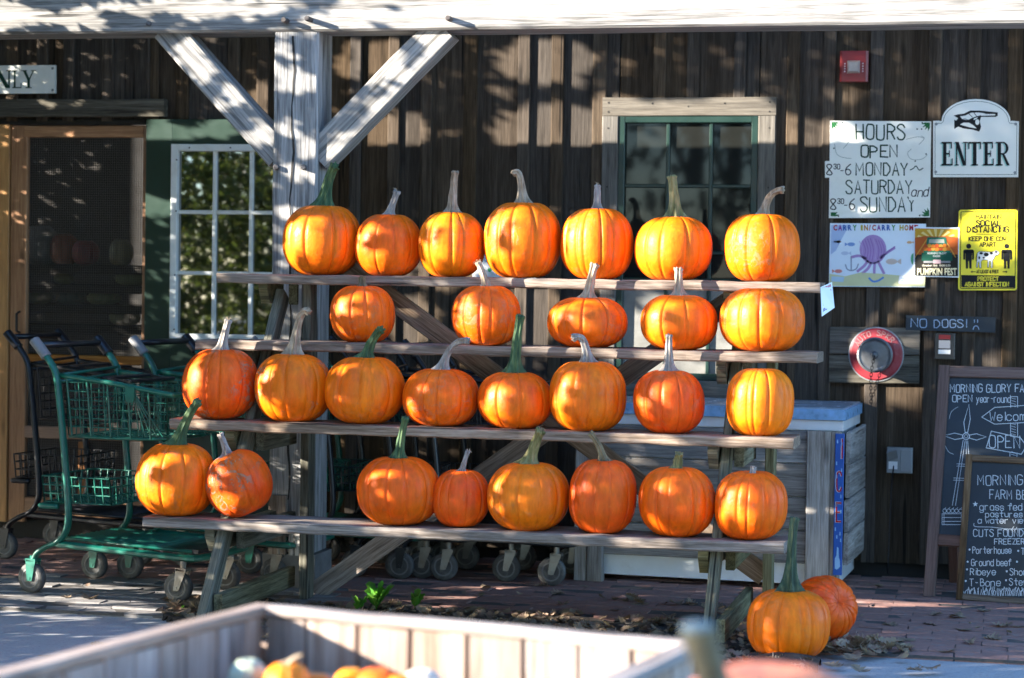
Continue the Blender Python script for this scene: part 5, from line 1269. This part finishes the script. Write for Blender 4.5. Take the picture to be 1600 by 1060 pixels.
# ------------------------------------------------------------------ wooden bin in the near foreground
BZ = .75
bl, br = atZ(413, 948, BZ), atZ(1066, 1004, BZ)
bu = (br-bl); BWd = bu.length; bu.normalize(); bv = Vector((bu.y, -bu.x, 0)); BD = 1.0
if bv.y > 0: bv = -bv
bn = thing('pumpkin_bin', 'large wooden bin of upright boards in the near foreground, holding small gourds', 'bin', ((bl+br)/2+bv*.5).to_tuple()[:2]+(0,))
def wall_(a, b, nrm):
    L = (b-a).length; d = (b-a).normalized(); x = 0; r = random.Random(int(L*1000)+int(nrm.x*10))
    while x < L-.03:
        w = min(r.uniform(.085, .13), L-x); 
        if L-x-w < .04: w = L-x
        c = a+d*(x+w/2)+nrm*.013; z0 = .06
        plank('bin_board', (c.x, c.y, z0), (c.x, c.y, BZ-.021+r.uniform(-.003, .001)), w-.007, .022, M['bin'], bn, nrm, 4, .0012, .003); x += w
    for z in (.12, .62):
        c0, c1 = a+nrm*.037-d*.03, b+nrm*.037+d*.03; plank('bin_rail', (c0.x, c0.y, z), (c1.x, c1.y, z), .1, .024, M['bin'], bn, nrm, 4, .001)
    c0, c1 = a+nrm*.018-d*.034, b+nrm*.018+d*.034; plank('bin_rim', (c0.x, c0.y, BZ-.010), (c1.x, c1.y, BZ-.010), .045, .02, M['bin'], bn, (0, 0, 1), 8, .0012, .004)
fl_, fr_ = bl+bv*BD, br+bv*BD
wall_(bl, br, -bv); wall_(fl_+bv*(-.02), bl-bv*.0, -bu); wall_(br-bv*.0, fr_+bv*(-.02), bu); wall_(fr_, fl_, bv)
m = MB(); c4 = [bl+bv*.01+bu*.01, br+bv*.01-bu*.01, fr_-bv*.01-bu*.01, fl_-bv*.01+bu*.01]
m.add([(p.x, p.y, .60) for p in c4]+[(p.x, p.y, .63) for p in c4], [(3, 2, 1, 0), (4, 5, 6, 7), (0, 1, 5, 4), (1, 2, 6, 5), (2, 3, 7, 6), (3, 0, 4, 7)]); fixn(m.build('bin_floor', M['bin'], bn))
def gourd(px, dep, R, H, colr, stem, label, seed, tip=(0, -20), ribs=10, z=.631, name='gourd', cat='gourd', group='small gourds in the wooden bin', boxy=2.2):
    d = F0+CR*((px-800)/FPX); p = CO+d*dep; k = mpp(px, p.y)
    o = pumpkin((label, px, 0, H/k, 2*R/k, (p.y, z), stem, (0, 0) if stem else None, tip, .9, colr, 0, None, boxy, ribs, seed, group)); o.location.x = p.x
    o.name = name; o['category'] = cat; return o
WHT = (.4, .44, .33); 
gourd(394, 4.02, .037, .082, WHT, None, 'pale green white gourd at the left inside the wooden bin', 41)
gourd(455, 3.98, .044, .084, (.8, .23, .01), 'tan', 'orange gourd with a dried stem beside the pale green gourd in the bin', 42, (22, 18))
for i, (px, dep, rr, hh, c, lb) in enumerate([(500, 4.0, .035, .058, (.8, .2, .01), 'small orange gourd right of the stemmed orange gourd in the bin'), (556, 4.06, .034, .058, (.82, .25, .01), 'orange gourd in the middle of the bin by the plank seam'), (598, 4.0, .042, .072, (.8, .13, .01), 'bright red orange gourd left of the white gourd in the bin'), (632, 3.96, .03, .066, (.8, .2, .01), 'small orange gourd touching the white gourd from the left'), (666, 3.98, .042, .074, (.6, .52, .42), 'white gourd at the right end of the row in the bin')]):
    gourd(px, dep, rr, hh, c, None, lb, 50+i)
m = MB(); P = [atY(x, y, 4.35) for x, y in ((543, 1068), (538, 1042), (528, 1015), (515, 1000))]; P[0].z = .632
m.tube(smoothcurve(P, 4), [.006]*13, 6); tag(m.build('dried_vine', STEM['tan'], smooth=True), 'thin dried vine rising against the back boards of the bin', 'vine')
# two big pumpkins right in front of the lens, on a low table below the frame
d = F0+CR*((1215-800)/FPX); pt = CO+d*2.62
tb = thing('display_table', 'small plank table below the picture edge under the nearest pumpkins', 'table', (pt.x-.05, pt.y, 0))
for i in range(5): plank('table_board', (pt.x-.38, pt.y-.26+i*.13, .745), (pt.x+.34, pt.y-.26+i*.13, .745), .124, .024, M['bin'], tb, (0, 0, 1), 2, .001)
for sx in (-.34, .3):
    for sy in (-.27, .27): plank('leg', (pt.x+sx, pt.y+sy, 0), (pt.x+sx, pt.y+sy, .732), .05, .05, M['bin'], tb, (1, 0, 0))
gourd(1212, 2.66, .135, .205, (.78, .24, .12), None, 'blurred pinkish orange pumpkin at the bottom edge, nearest the camera', 61, z=.757, name='pumpkin', cat='pumpkin', group='pumpkins in the near foreground', ribs=13)
o = gourd(1152, 2.50, .10, .12, (.8, .2, .02), None, 'blurred pumpkin mostly below the frame with tall green stem showing', 62, z=.757, name='pumpkin', cat='pumpkin', group='pumpkins in the near foreground')
d = ray(1090, 985); T = CO+d*(2.5/d.dot(F0)); B = o.location+Vector((0, 0, .105))
m = MB(); pts = smoothcurve([B, B+(T-B)*.35+Vector((.006, 0, 0)), B+(T-B)*.7+Vector((.004, 0, 0)), T], 5)
m.tube(pts, [.044-.025*min(1, i/9)+.001*max(0, i-12) for i in range(len(pts))], 14); st = m.build('stem', STEM['brown'], o, smooth=True)
m = MB(); m.lathe([(.019, -.002), (.0205, .003), (.016, .008), (.006, .010)], (T.x, T.y, T.z), 'z', 14); m.build('cut_end', plain('cut_end', (.24, .27, .25), .8), st, smooth=True)

# ------------------------------------------------------------------ produce shelf behind the screen door
SYI = WY+.95
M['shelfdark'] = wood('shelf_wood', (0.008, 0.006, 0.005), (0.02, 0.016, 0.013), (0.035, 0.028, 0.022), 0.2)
sh = thing('produce_shelf', 'dim wooden produce shelf seen through the screen door', 'shelf', (atY(130, 500, SYI).x, SYI+.2, 0))
sx0, sx1 = atY(0, 450, SYI).x, atY(262, 450, SYI).x
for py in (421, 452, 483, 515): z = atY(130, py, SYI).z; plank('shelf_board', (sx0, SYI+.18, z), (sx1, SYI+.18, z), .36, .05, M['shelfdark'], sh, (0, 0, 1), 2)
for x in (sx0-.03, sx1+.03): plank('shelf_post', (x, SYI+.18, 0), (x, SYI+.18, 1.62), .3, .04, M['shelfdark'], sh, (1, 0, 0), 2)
items = [(62, 421, .11, .24, (.6, .6, .55), 'white sack on the produce shelf behind the screen'), (100, 421, .085, .19, (.8, .15, .02), 'orange squash on the shelf behind the screen'), (133, 421, .08, .15, (.6, .03, .02), 'red squash on the shelf behind the screen'), (189, 421, .07, .16, (.7, .62, .3), 'pale yellow squash on the shelf behind the screen'),
 (207, 452, .1, .09, (.4, .5, .15), 'pale green melon right on the second shelf behind the screen'), (162, 483, .1, .08, (.42, .52, .12), 'long green squash on the third shelf behind the screen'), (110, 483, .09, .09, (.05, .18, .16), 'dark teal squash on the third shelf behind the screen'), (60, 483, .08, .08, (.2, .3, .1), 'dull green squash left on the third shelf behind the screen'), (100, 452, .06, .07, (.4, .4, .08), 'olive squash on the second shelf behind the screen'), (195, 515, .09, .1, (.3, .38, .12), 'green squash on the lowest shelf behind the screen')]
for i, (px, py, R_, H_, c, lb) in enumerate(items):
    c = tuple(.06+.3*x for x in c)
    q = atY(px, py, SYI+.14); k = mpp(px, SYI+.14)
    z = atY(130, py, SYI).z+.0255
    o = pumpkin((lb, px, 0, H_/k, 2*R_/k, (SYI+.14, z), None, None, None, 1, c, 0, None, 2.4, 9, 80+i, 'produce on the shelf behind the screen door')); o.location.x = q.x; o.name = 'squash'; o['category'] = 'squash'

# ------------------------------------------------------------------ weeds and fallen leaves
def weed(px, py, hgt, n, label, seed):
    r = random.Random(seed); q = atZ(px, py); o = thing('weed', label, 'plant', (q.x, q.y, .0), group='weeds growing in the bed under the rack')
    me_ = []
    for i in range(n):
        a = r.uniform(0, 6.28); L = hgt*r.uniform(.6, 1.15); lean = r.uniform(.15, .75); m = MB(); ns = 8
        d = Vector((math.cos(a), math.sin(a), 0)); sd = Vector((-d.y, d.x, 0)); vs = []
        for j in range(ns+1):
            t = j/ns; c = d*(L*lean*t**1.4)+Vector((0, 0, L*(t-.28*lean*t*t)))
            w = L*(.02+.22*math.sin(min(1, max(0, (t-.15)/.85))*math.pi)**.8*(1+.35*(1 if j % 2 else -1)))
            vs += [c+sd*w+Vector((0, 0, .12*w)), c-Vector((0, 0, .1*w)), c-sd*w+Vector((0, 0, .12*w))]
        m.add(vs, [f for j in range(ns) for f in ((3*j, 3*j+1, 3*j+4, 3*j+3), (3*j+1, 3*j+2, 3*j+5, 3*j+4))]); l = m.build('leaf', M['weed'], None, smooth=True); l.parent = o
weed(560, 957, .075, 8, 'low clump of bright green weed leaves left of its taller neighbour', 1)
weed(588, 955, .125, 11, 'taller clump of bright green weed leaves under the lowest plank', 2)
weed(648, 953, .085, 6, 'sparse green weed right of the two leaf clumps', 3)
weed(283, 955, .03, 4, 'tiny green weed by the left foot of the rack', 4)
def oak(seed, S_):
    r = random.Random(seed); out = []
    n = 11
    for j in range(n+1):
        t = j/n; w = (.12+.30*math.sin(math.pi*min(1, t*1.08))**.8)*(1.25 if j % 2 else .55); w = .02 if j in (0, n) else w
        out.append((t-.5, w*r.uniform(.8, 1.15)))
    c1, c2, tw = r.uniform(-.5, 1.1), r.uniform(-.3, 1.2), r.uniform(-.5, .5); vs = []
    for (x, w) in out:
        z = c1*x*x*.9
        for s in (-1, 0, 1): vs.append((x*S_, s*w*S_, (z+c2*w*w*abs(s)*1.3+tw*x*s*w)*S_))
    fs = [f for j in range(n) for f in ((3*j, 3*j+1, 3*j+4, 3*j+3), (3*j+1, 3*j+2, 3*j+5, 3*j+4))]
    zm = min(v[2] for v in vs)
    return [(x, y, z-zm) for x, y, z in vs], fs
leafmesh = []
for i in range(9):
    v, f = oak(i, 1.0); me = bpy.data.meshes.new('fallen_leaf'); me.from_pydata(v, [], f); me.materials.append(M['dryleaf']); me.polygons.foreach_set('use_smooth', [True]*len(f)); leafmesh.append(me)
spots = [(1464, 961), (1495, 966), (1457, 977), (1565, 979), (1592, 980), (1416, 1000), (1404, 1004), (1550, 1000), (1514, 1005), (1428, 1048), (1450, 1047), (1478, 1018), (1346, 1050), (153, 1007), (70, 1026), (102, 934), (140, 936), (845, 917), (872, 929), (758, 920), (1352, 915), (1372, 917), (915, 917), (1000, 945), (960, 955), (1080, 945), (1045, 965), (1390, 978), (1345, 1003), (1300, 1040), (1330, 1032), (1360, 1018), (1316, 1016), (1382, 1008), (146, 1024), (880, 945), (700, 955), (1120, 958), (1505, 985), (1540, 956)]
for i, (px, py) in enumerate(spots):
    q = atZ(px, py); s_ = RND.uniform(.05, .095)
    o = link('fallen_leaf', leafmesh[i % 9], None, (q.x, q.y, .001)); o.rotation_euler = (RND.uniform(-.12, .12), RND.uniform(-.12, .12), RND.uniform(0, 6.28)); o.scale = (s_, s_, s_)
    tag(o, 'curled dry brown leaf lying on the paving', 'leaf', 'dry leaves scattered on the paving')
lit = MB(); bits = [oak(100+i, 1.0) for i in range(8)]
def scatter(n, fn, s0, s1, zf):
    for _ in range(n):
        x, y = fn(); v, f = RND.choice(bits); s_ = RND.uniform(s0, s1)
        mt = Matrix.Translation((x, y, zf(x, y)+RND.uniform(0, .014))) @ Matrix.Rotation(RND.uniform(0, 6.28), 4, 'Z') @ Matrix.Rotation(RND.uniform(-.7, .7), 4, 'X') @ Matrix.Rotation(RND.uniform(-.5, .5), 4, 'Y')
        lit.add([mt @ (Vector(p)*s_) for p in v], f)
def inbed():
    while True:
        x, y = RND.uniform(-3.7, -.7), RND.uniform(7.95, 9.0)
        if in_bed(x, y): return x, y
scatter(1500, inbed, .02, .065, lambda x, y: .0)
qp = atZ(1330, 1012)
scatter(130, lambda: (qp.x+RND.gauss(0, .09), qp.y+RND.gauss(0, .09)), .03, .085, lambda x, y: .003)
qq = atZ(1390, 1012); scatter(22, lambda: (qq.x+RND.gauss(0, .12), qq.y+RND.gauss(0, .05)), .03, .08, lambda x, y: .001)
qr = atZ(1040, 945); scatter(20, lambda: (qr.x+RND.gauss(0, .2), qr.y+RND.gauss(0, .05)), .03, .08, lambda x, y: .001)
scatter(60, lambda: (RND.uniform(-5, .8), RND.uniform(8.6, 10.4)), .012, .035, lambda x, y: .0)
tag(lit.build('leaf_litter', M['dryleaf'], smooth=True), 'dry brown leaves and mulch covering the bed under the rack', 'leaf litter', kind='stuff')

# ------------------------------------------------------------------ trees outside the frame
H2 = Vector((math.sin(SUN_AZ), math.cos(SUN_AZ), 0)); E1 = Vector((H2.y, -H2.x, 0)); E2 = H2*math.sin(SUN_EL)+Vector((0, 0, math.cos(SUN_EL)))
WALL = [(840, 92, 62, 34), (905, 92, 20, 8), (555, 92, 30, 24), (612, 85, 22, 34), (540, 205, 18, 26), (585, 205, 45, 24), (640, 200, 16, 20), (800, 205, 26, 22), (860, 195, 60, 32), (930, 205, 60, 34), (960, 170, 40, 20), (1060, 200, 130, 36), (1190, 205, 60, 30), (1285, 213, 48, 20), (405, 150, 15, 20),
 (700, 420, 40, 22), (600, 415, 25, 12), (640, 500, 22, 40), (830, 490, 40, 45), (1390, 600, 45, 24), (1540, 560, 20, 10), (1000, 520, 40, 60), (1090, 540, 60, 40), (1410, 372, 34, 26), (1584, 378, 3, 30), (1440, 430, 20, 10), (1380, 540, 30, 12), (360, 205, 26, 14), (250, 205, 25, 14), (290, 215, 40, 8), (260, 320, 30, 16), (1310, 228, 40, 10), (1150, 180, 50, 30)]
FRONT = [(1180, 20, 640, 60), (620, 20, 90, 40), (530, 40, 60, 12), (380, 15, 90, 14), (330, 25, 30, 9), (240, 20, 30, 10), (170, 20, 35, 12), (90, 30, 45, 12), (20, 30, 40, 16), (20, 8, 30, 6), (150, 42, 30, 7), (290, 8, 60, 6), (440, 100, 14, 45), (480, 130, 25, 18), (450, 200, 14, 16), (480, 235, 14, 14), (468, 270, 20, 9), (445, 330, 18, 8), (470, 400, 28, 10), (285, 75, 34, 22), (300, 110, 20, 10), (345, 145, 20, 12), (390, 205, 22, 14), (330, 160, 12, 10), (684, 62, 20, 15), (662, 80, 18, 14), (643, 100, 16, 13), (624, 119, 14, 11), (604, 142, 11, 9), (570, 176, 11, 8), (545, 203, 12, 9), (523, 226, 10, 8)]
PUMPL = [(470, 385, 24, 26), (500, 362, 40, 14), (530, 400, 18, 26), (462, 405, 12, 14), (580, 372, 18, 18), (610, 415, 40, 14), (575, 405, 12, 16), (700, 345, 34, 16), (690, 400, 22, 18), (735, 395, 14, 30), (790, 370, 20, 34), (835, 340, 26, 16), (800, 412, 20, 14), (860, 385, 14, 30), (925, 385, 60, 68), (1045, 390, 72, 68), (1180, 388, 76, 66), (940, 448, 160, 9), (1180, 450, 110, 9)]
P2 = [(545, 478, 22, 20), (575, 460, 14, 10), (735, 478, 16, 22), (735, 515, 24, 22), (770, 500, 18, 16), (880, 500, 16, 22), (930, 480, 30, 12), (1025, 490, 18, 18), (1040, 525, 30, 16), (1075, 480, 20, 14), (1165, 490, 45, 34), (1215, 520, 40, 30), (1160, 535, 24, 16), (1100, 562, 150, 7), (880, 548, 60, 6)]
P3 = [(312, 592, 16, 30), (335, 610, 14, 26), (410, 620, 14, 30), (440, 590, 14, 12), (430, 640, 16, 10), (545, 580, 26, 8), (650, 645, 22, 13), (675, 615, 10, 8), (775, 640, 22, 22), (810, 635, 16, 24), (880, 640, 20, 30), (905, 600, 14, 18), (1015, 640, 14, 14), (1050, 615, 12, 14), (1190, 620, 50, 50), (1150, 650, 16, 18), (1020, 690, 40, 6), (1190, 692, 40, 6), (320, 665, 34, 5), (445, 668, 16, 6)]
P1 = [(240, 760, 26, 34), (285, 725, 26, 16), (300, 775, 12, 16), (345, 770, 12, 26), (365, 748, 14, 10), (620, 750, 30, 7), (700, 820, 18, 8), (905, 830, 14, 12), (790, 760, 12, 10), (1130, 800, 16, 20), (1165, 780, 16, 30), (1190, 820, 18, 22), (1030, 820, 14, 10), (1055, 765, 12, 12), (640, 835, 60, 6), (420, 825, 60, 6), (1020, 852, 50, 6)]
GROUND = [(150, 918, 160, 5), (90, 936, 150, 5), (190, 952, 110, 4), (60, 958, 70, 3), (820, 938, 190, 3.5), (1000, 956, 170, 4), (1370, 943, 110, 4.5), (700, 952, 70, 4), (900, 968, 100, 4), (1540, 950, 60, 3)]
CARTS = [(85, 620, 14, 26), (98, 740, 12, 20), (120, 880, 60, 8), (60, 900, 14, 12), (240, 865, 60, 5), (265, 920, 14, 18), (170, 760, 40, 12)]
FRZ = [(1290, 790, 22, 50), (1120, 800, 25, 30), (1190, 895, 70, 22), (1290, 910, 24, 12), (1050, 630, 60, 16)]
ell_y = [(WALL, WY-.02, .055, .022), (FRONT, PY, .022, .01), (PUMPL, TY[3]+.02, .035, .014), (P2, TY[2]+.02, .03, .01), (P3, TY[1]+.02, .025, .01), (P1, TY[0]+.02, .02, .008), (CARTS, 8.85, .03, .01), (FRZ, fq.y, .03, .01)]
def lit_mask(u, v):
    inside = np.zeros(len(u), bool)
    for lst, Y, gx, gz in ell_y:
        Xp = (u+H2.x*Y)/H2.y; h = H2.x*Xp+H2.y*Y; zp = (v-math.sin(SUN_EL)*h)/math.cos(SUN_EL)
        for (px, py, rx, ry) in lst:
            c = atY(px, py, Y); k = mpp(px, Y); inside |= ((Xp-c.x)/(rx*k+gx))**2+((zp-c.z)/(ry*k+gz))**2 < 1
    h = v/math.sin(SUN_EL); Xp = H2.x*h+H2.y*u; Yp = H2.y*h-H2.x*u
    for (px, py, rx, ry) in GROUND:
        c = atZ(px, py); a = atZ(px+rx, py); b = atZ(px, py+ry); ru = (a-c).length; rv = (b-c).length
        inside |= ((Xp-c.x)/ru)**2+((Yp-c.y)/rv)**2 < 1
    return inside
rg = np.random.default_rng(4)
def leaf_quads(C, size, rng_, droop=.3):
    n = len(C); a = rng_.normal(size=(n, 3)); a /= np.linalg.norm(a, axis=1)[:, None]; b = rng_.normal(size=(n, 3)); b -= a*(a*b).sum(1)[:, None]; b /= np.linalg.norm(b, axis=1)[:, None]
    s = size*rng_.uniform(.65, 1.3, (n, 1)); nn = np.cross(a, b)
    V = np.stack([C-a*s*.5, C+b*s*.3+nn*s*.08, C+a*s*.55, C-b*s*.3+nn*s*.08], 1).reshape(-1, 3)
    return V
def leaves_obj(name, C, size, mat, parent, rng_):
    V = leaf_quads(C, size, rng_); n = len(C)
    me = bpy.data.meshes.new(name); me.from_pydata(V.tolist(), [], np.arange(4*n).reshape(n, 4).tolist()); me.materials.append(mat)
    o = link(name, me, parent); o['kind'] = 'stuff'; return o
def tree_wood(t, base, top, r0, limbs, seed):
    r = random.Random(seed); m = MB(); mid = (base+top)/2+Vector((r.uniform(-.2, .2), r.uniform(-.2, .2), 0))
    P = smoothcurve([base, mid, top], 6); m.tube(P, [r0*(1-.7*i/(len(P)-1))*(1.35 if i == 0 else 1) for i in range(len(P))], 10); m.build('trunk', M['bark'], t, smooth=True)
    for q in limbs:
        q = Vector(q); s = P[r.randrange(len(P)//3, len(P)-1)]; m = MB(); c = (s+q)/2+Vector((0, 0, r.uniform(-.1, .3)))
        L = smoothcurve([s, c, q], 5); m.tube(L, [r0*.38*(1-.8*i/(len(L)-1)) for i in range(len(L))], 7); m.build('limb', M['bark'], t, smooth=True)
P0 = Vector((-2.2, 9.0, 1.3)); D0 = 3.6; hc = (P0-S*D0).dot(H2)
N = 105000
u = rg.uniform(-12.4, -6.75, N); v = rg.uniform(-.12, 4.0, N)
ins = lit_mask(u, v)
def vnoise(a, b, sc, off): return np.array([noise.noise(Vector((x*sc+off, y*sc, off))) for x, y in zip(a, b)])
nz = vnoise(u, v, 4.2, 1.7)+.55*vnoise(u, v*1.0, 11.0, 7.7)
keep = np.where(ins, rg.uniform(size=N) < .006, (nz > -1.05) | (rg.uniform(size=N) < .75))
u, v = u[keep], v[keep]
w = rg.uniform(-.55, .55, len(u))
e1, e2, s_ = np.array(E1), np.array(E2), np.array(S)
# a point with plane coordinates (u, v) at distance -D0+w along the light
sc0 = P0.dot(S)-D0
C = u[:, None]*e1+v[:, None]*e2+(sc0+w)[:, None]*s_
okz = C[:, 2] > .12
C = C[okz]
tc = Vector((-9.4, 8.2, 0)); tc = H2*(hc-.3)+E1*(-11.9)
t = thing('shade_tree', 'unseen leafy tree left of the porch, its crown shaped to dapple it with shade', 'tree', (tc.x, tc.y, 0))
leaves_obj('crown', C, .07, M['leaf'], t, rg)  # unseen crown, a leaf slab with gaps shaped to set the sun patches
limb_ends = [C[i] for i in rg.integers(0, len(C), 14) if C[i][2] > 1.2]
tree_wood(t, Vector((tc.x, tc.y, -.05)), Vector((tc.x+.3, tc.y-.6, 4.4)), .14, [], 3)
# yard trees behind the camera: some mirrored in panes, others added to block sky
YARD = [(-12.5, -6.2, 9.0, 2.7, 'yellowing tree across the yard mirrored in the white window, farthest left', 'leafyellow'), (-8.6, -7.5, 11.0, 2.9, 'yellowing tree across the yard mirrored in the white window, beside the farthest left one', 'leafyellow'),
 (-4.4, -8.5, 11.5, 3.0, 'greener tree across the yard mirrored in the dark window', 'leafdark'), (-15.8, -9, 9.5, 2.8, 'tall green tree at the far left end of the row across the yard', 'leaf'), (0.2, -9.0, 12.0, 3.1, 'unseen green tree added across the yard from the ice freezer', 'leafdark'),
 (4.6, -7.5, 11.0, 3.0, 'unseen green tree added across the yard opposite the chalkboards', 'leafdark'), (8.5, -4.5, 10.5, 3.0, 'unseen green tree added right of the one opposite the chalkboards', 'leafdark'), (10.5, 0.2, 10.0, 2.9, 'unseen green tree added at the far right end of the row around the yard', 'leaf')]
for i, (x, y, hgt, rad, lb, mt) in enumerate(YARD):
    t = thing('yard_tree', lb, 'tree', (x, y, 0), group='trees across the yard behind the viewer')
    r2 = np.random.default_rng(70+i); n = 9000
    cl_ = r2.normal(size=(60, 3)); cl_ /= np.linalg.norm(cl_, axis=1)[:, None]; cl_ *= r2.uniform(.35, 1, (60, 1))
    cl_ = cl_*np.array([rad, rad, hgt*.44])+np.array([x, y, hgt*.52])
    C = cl_[r2.integers(0, 60, n)]+r2.normal(size=(n, 3))*.4
    C = C[C[:, 2] > .3]
    leaves_obj('crown', C, .2, M[mt], t, r2)
    tree_wood(t, Vector((x, y, -.05)), Vector((x+.2, y+.1, hgt*.75)), .16, [tuple(c) for c in cl_[:9]], i)
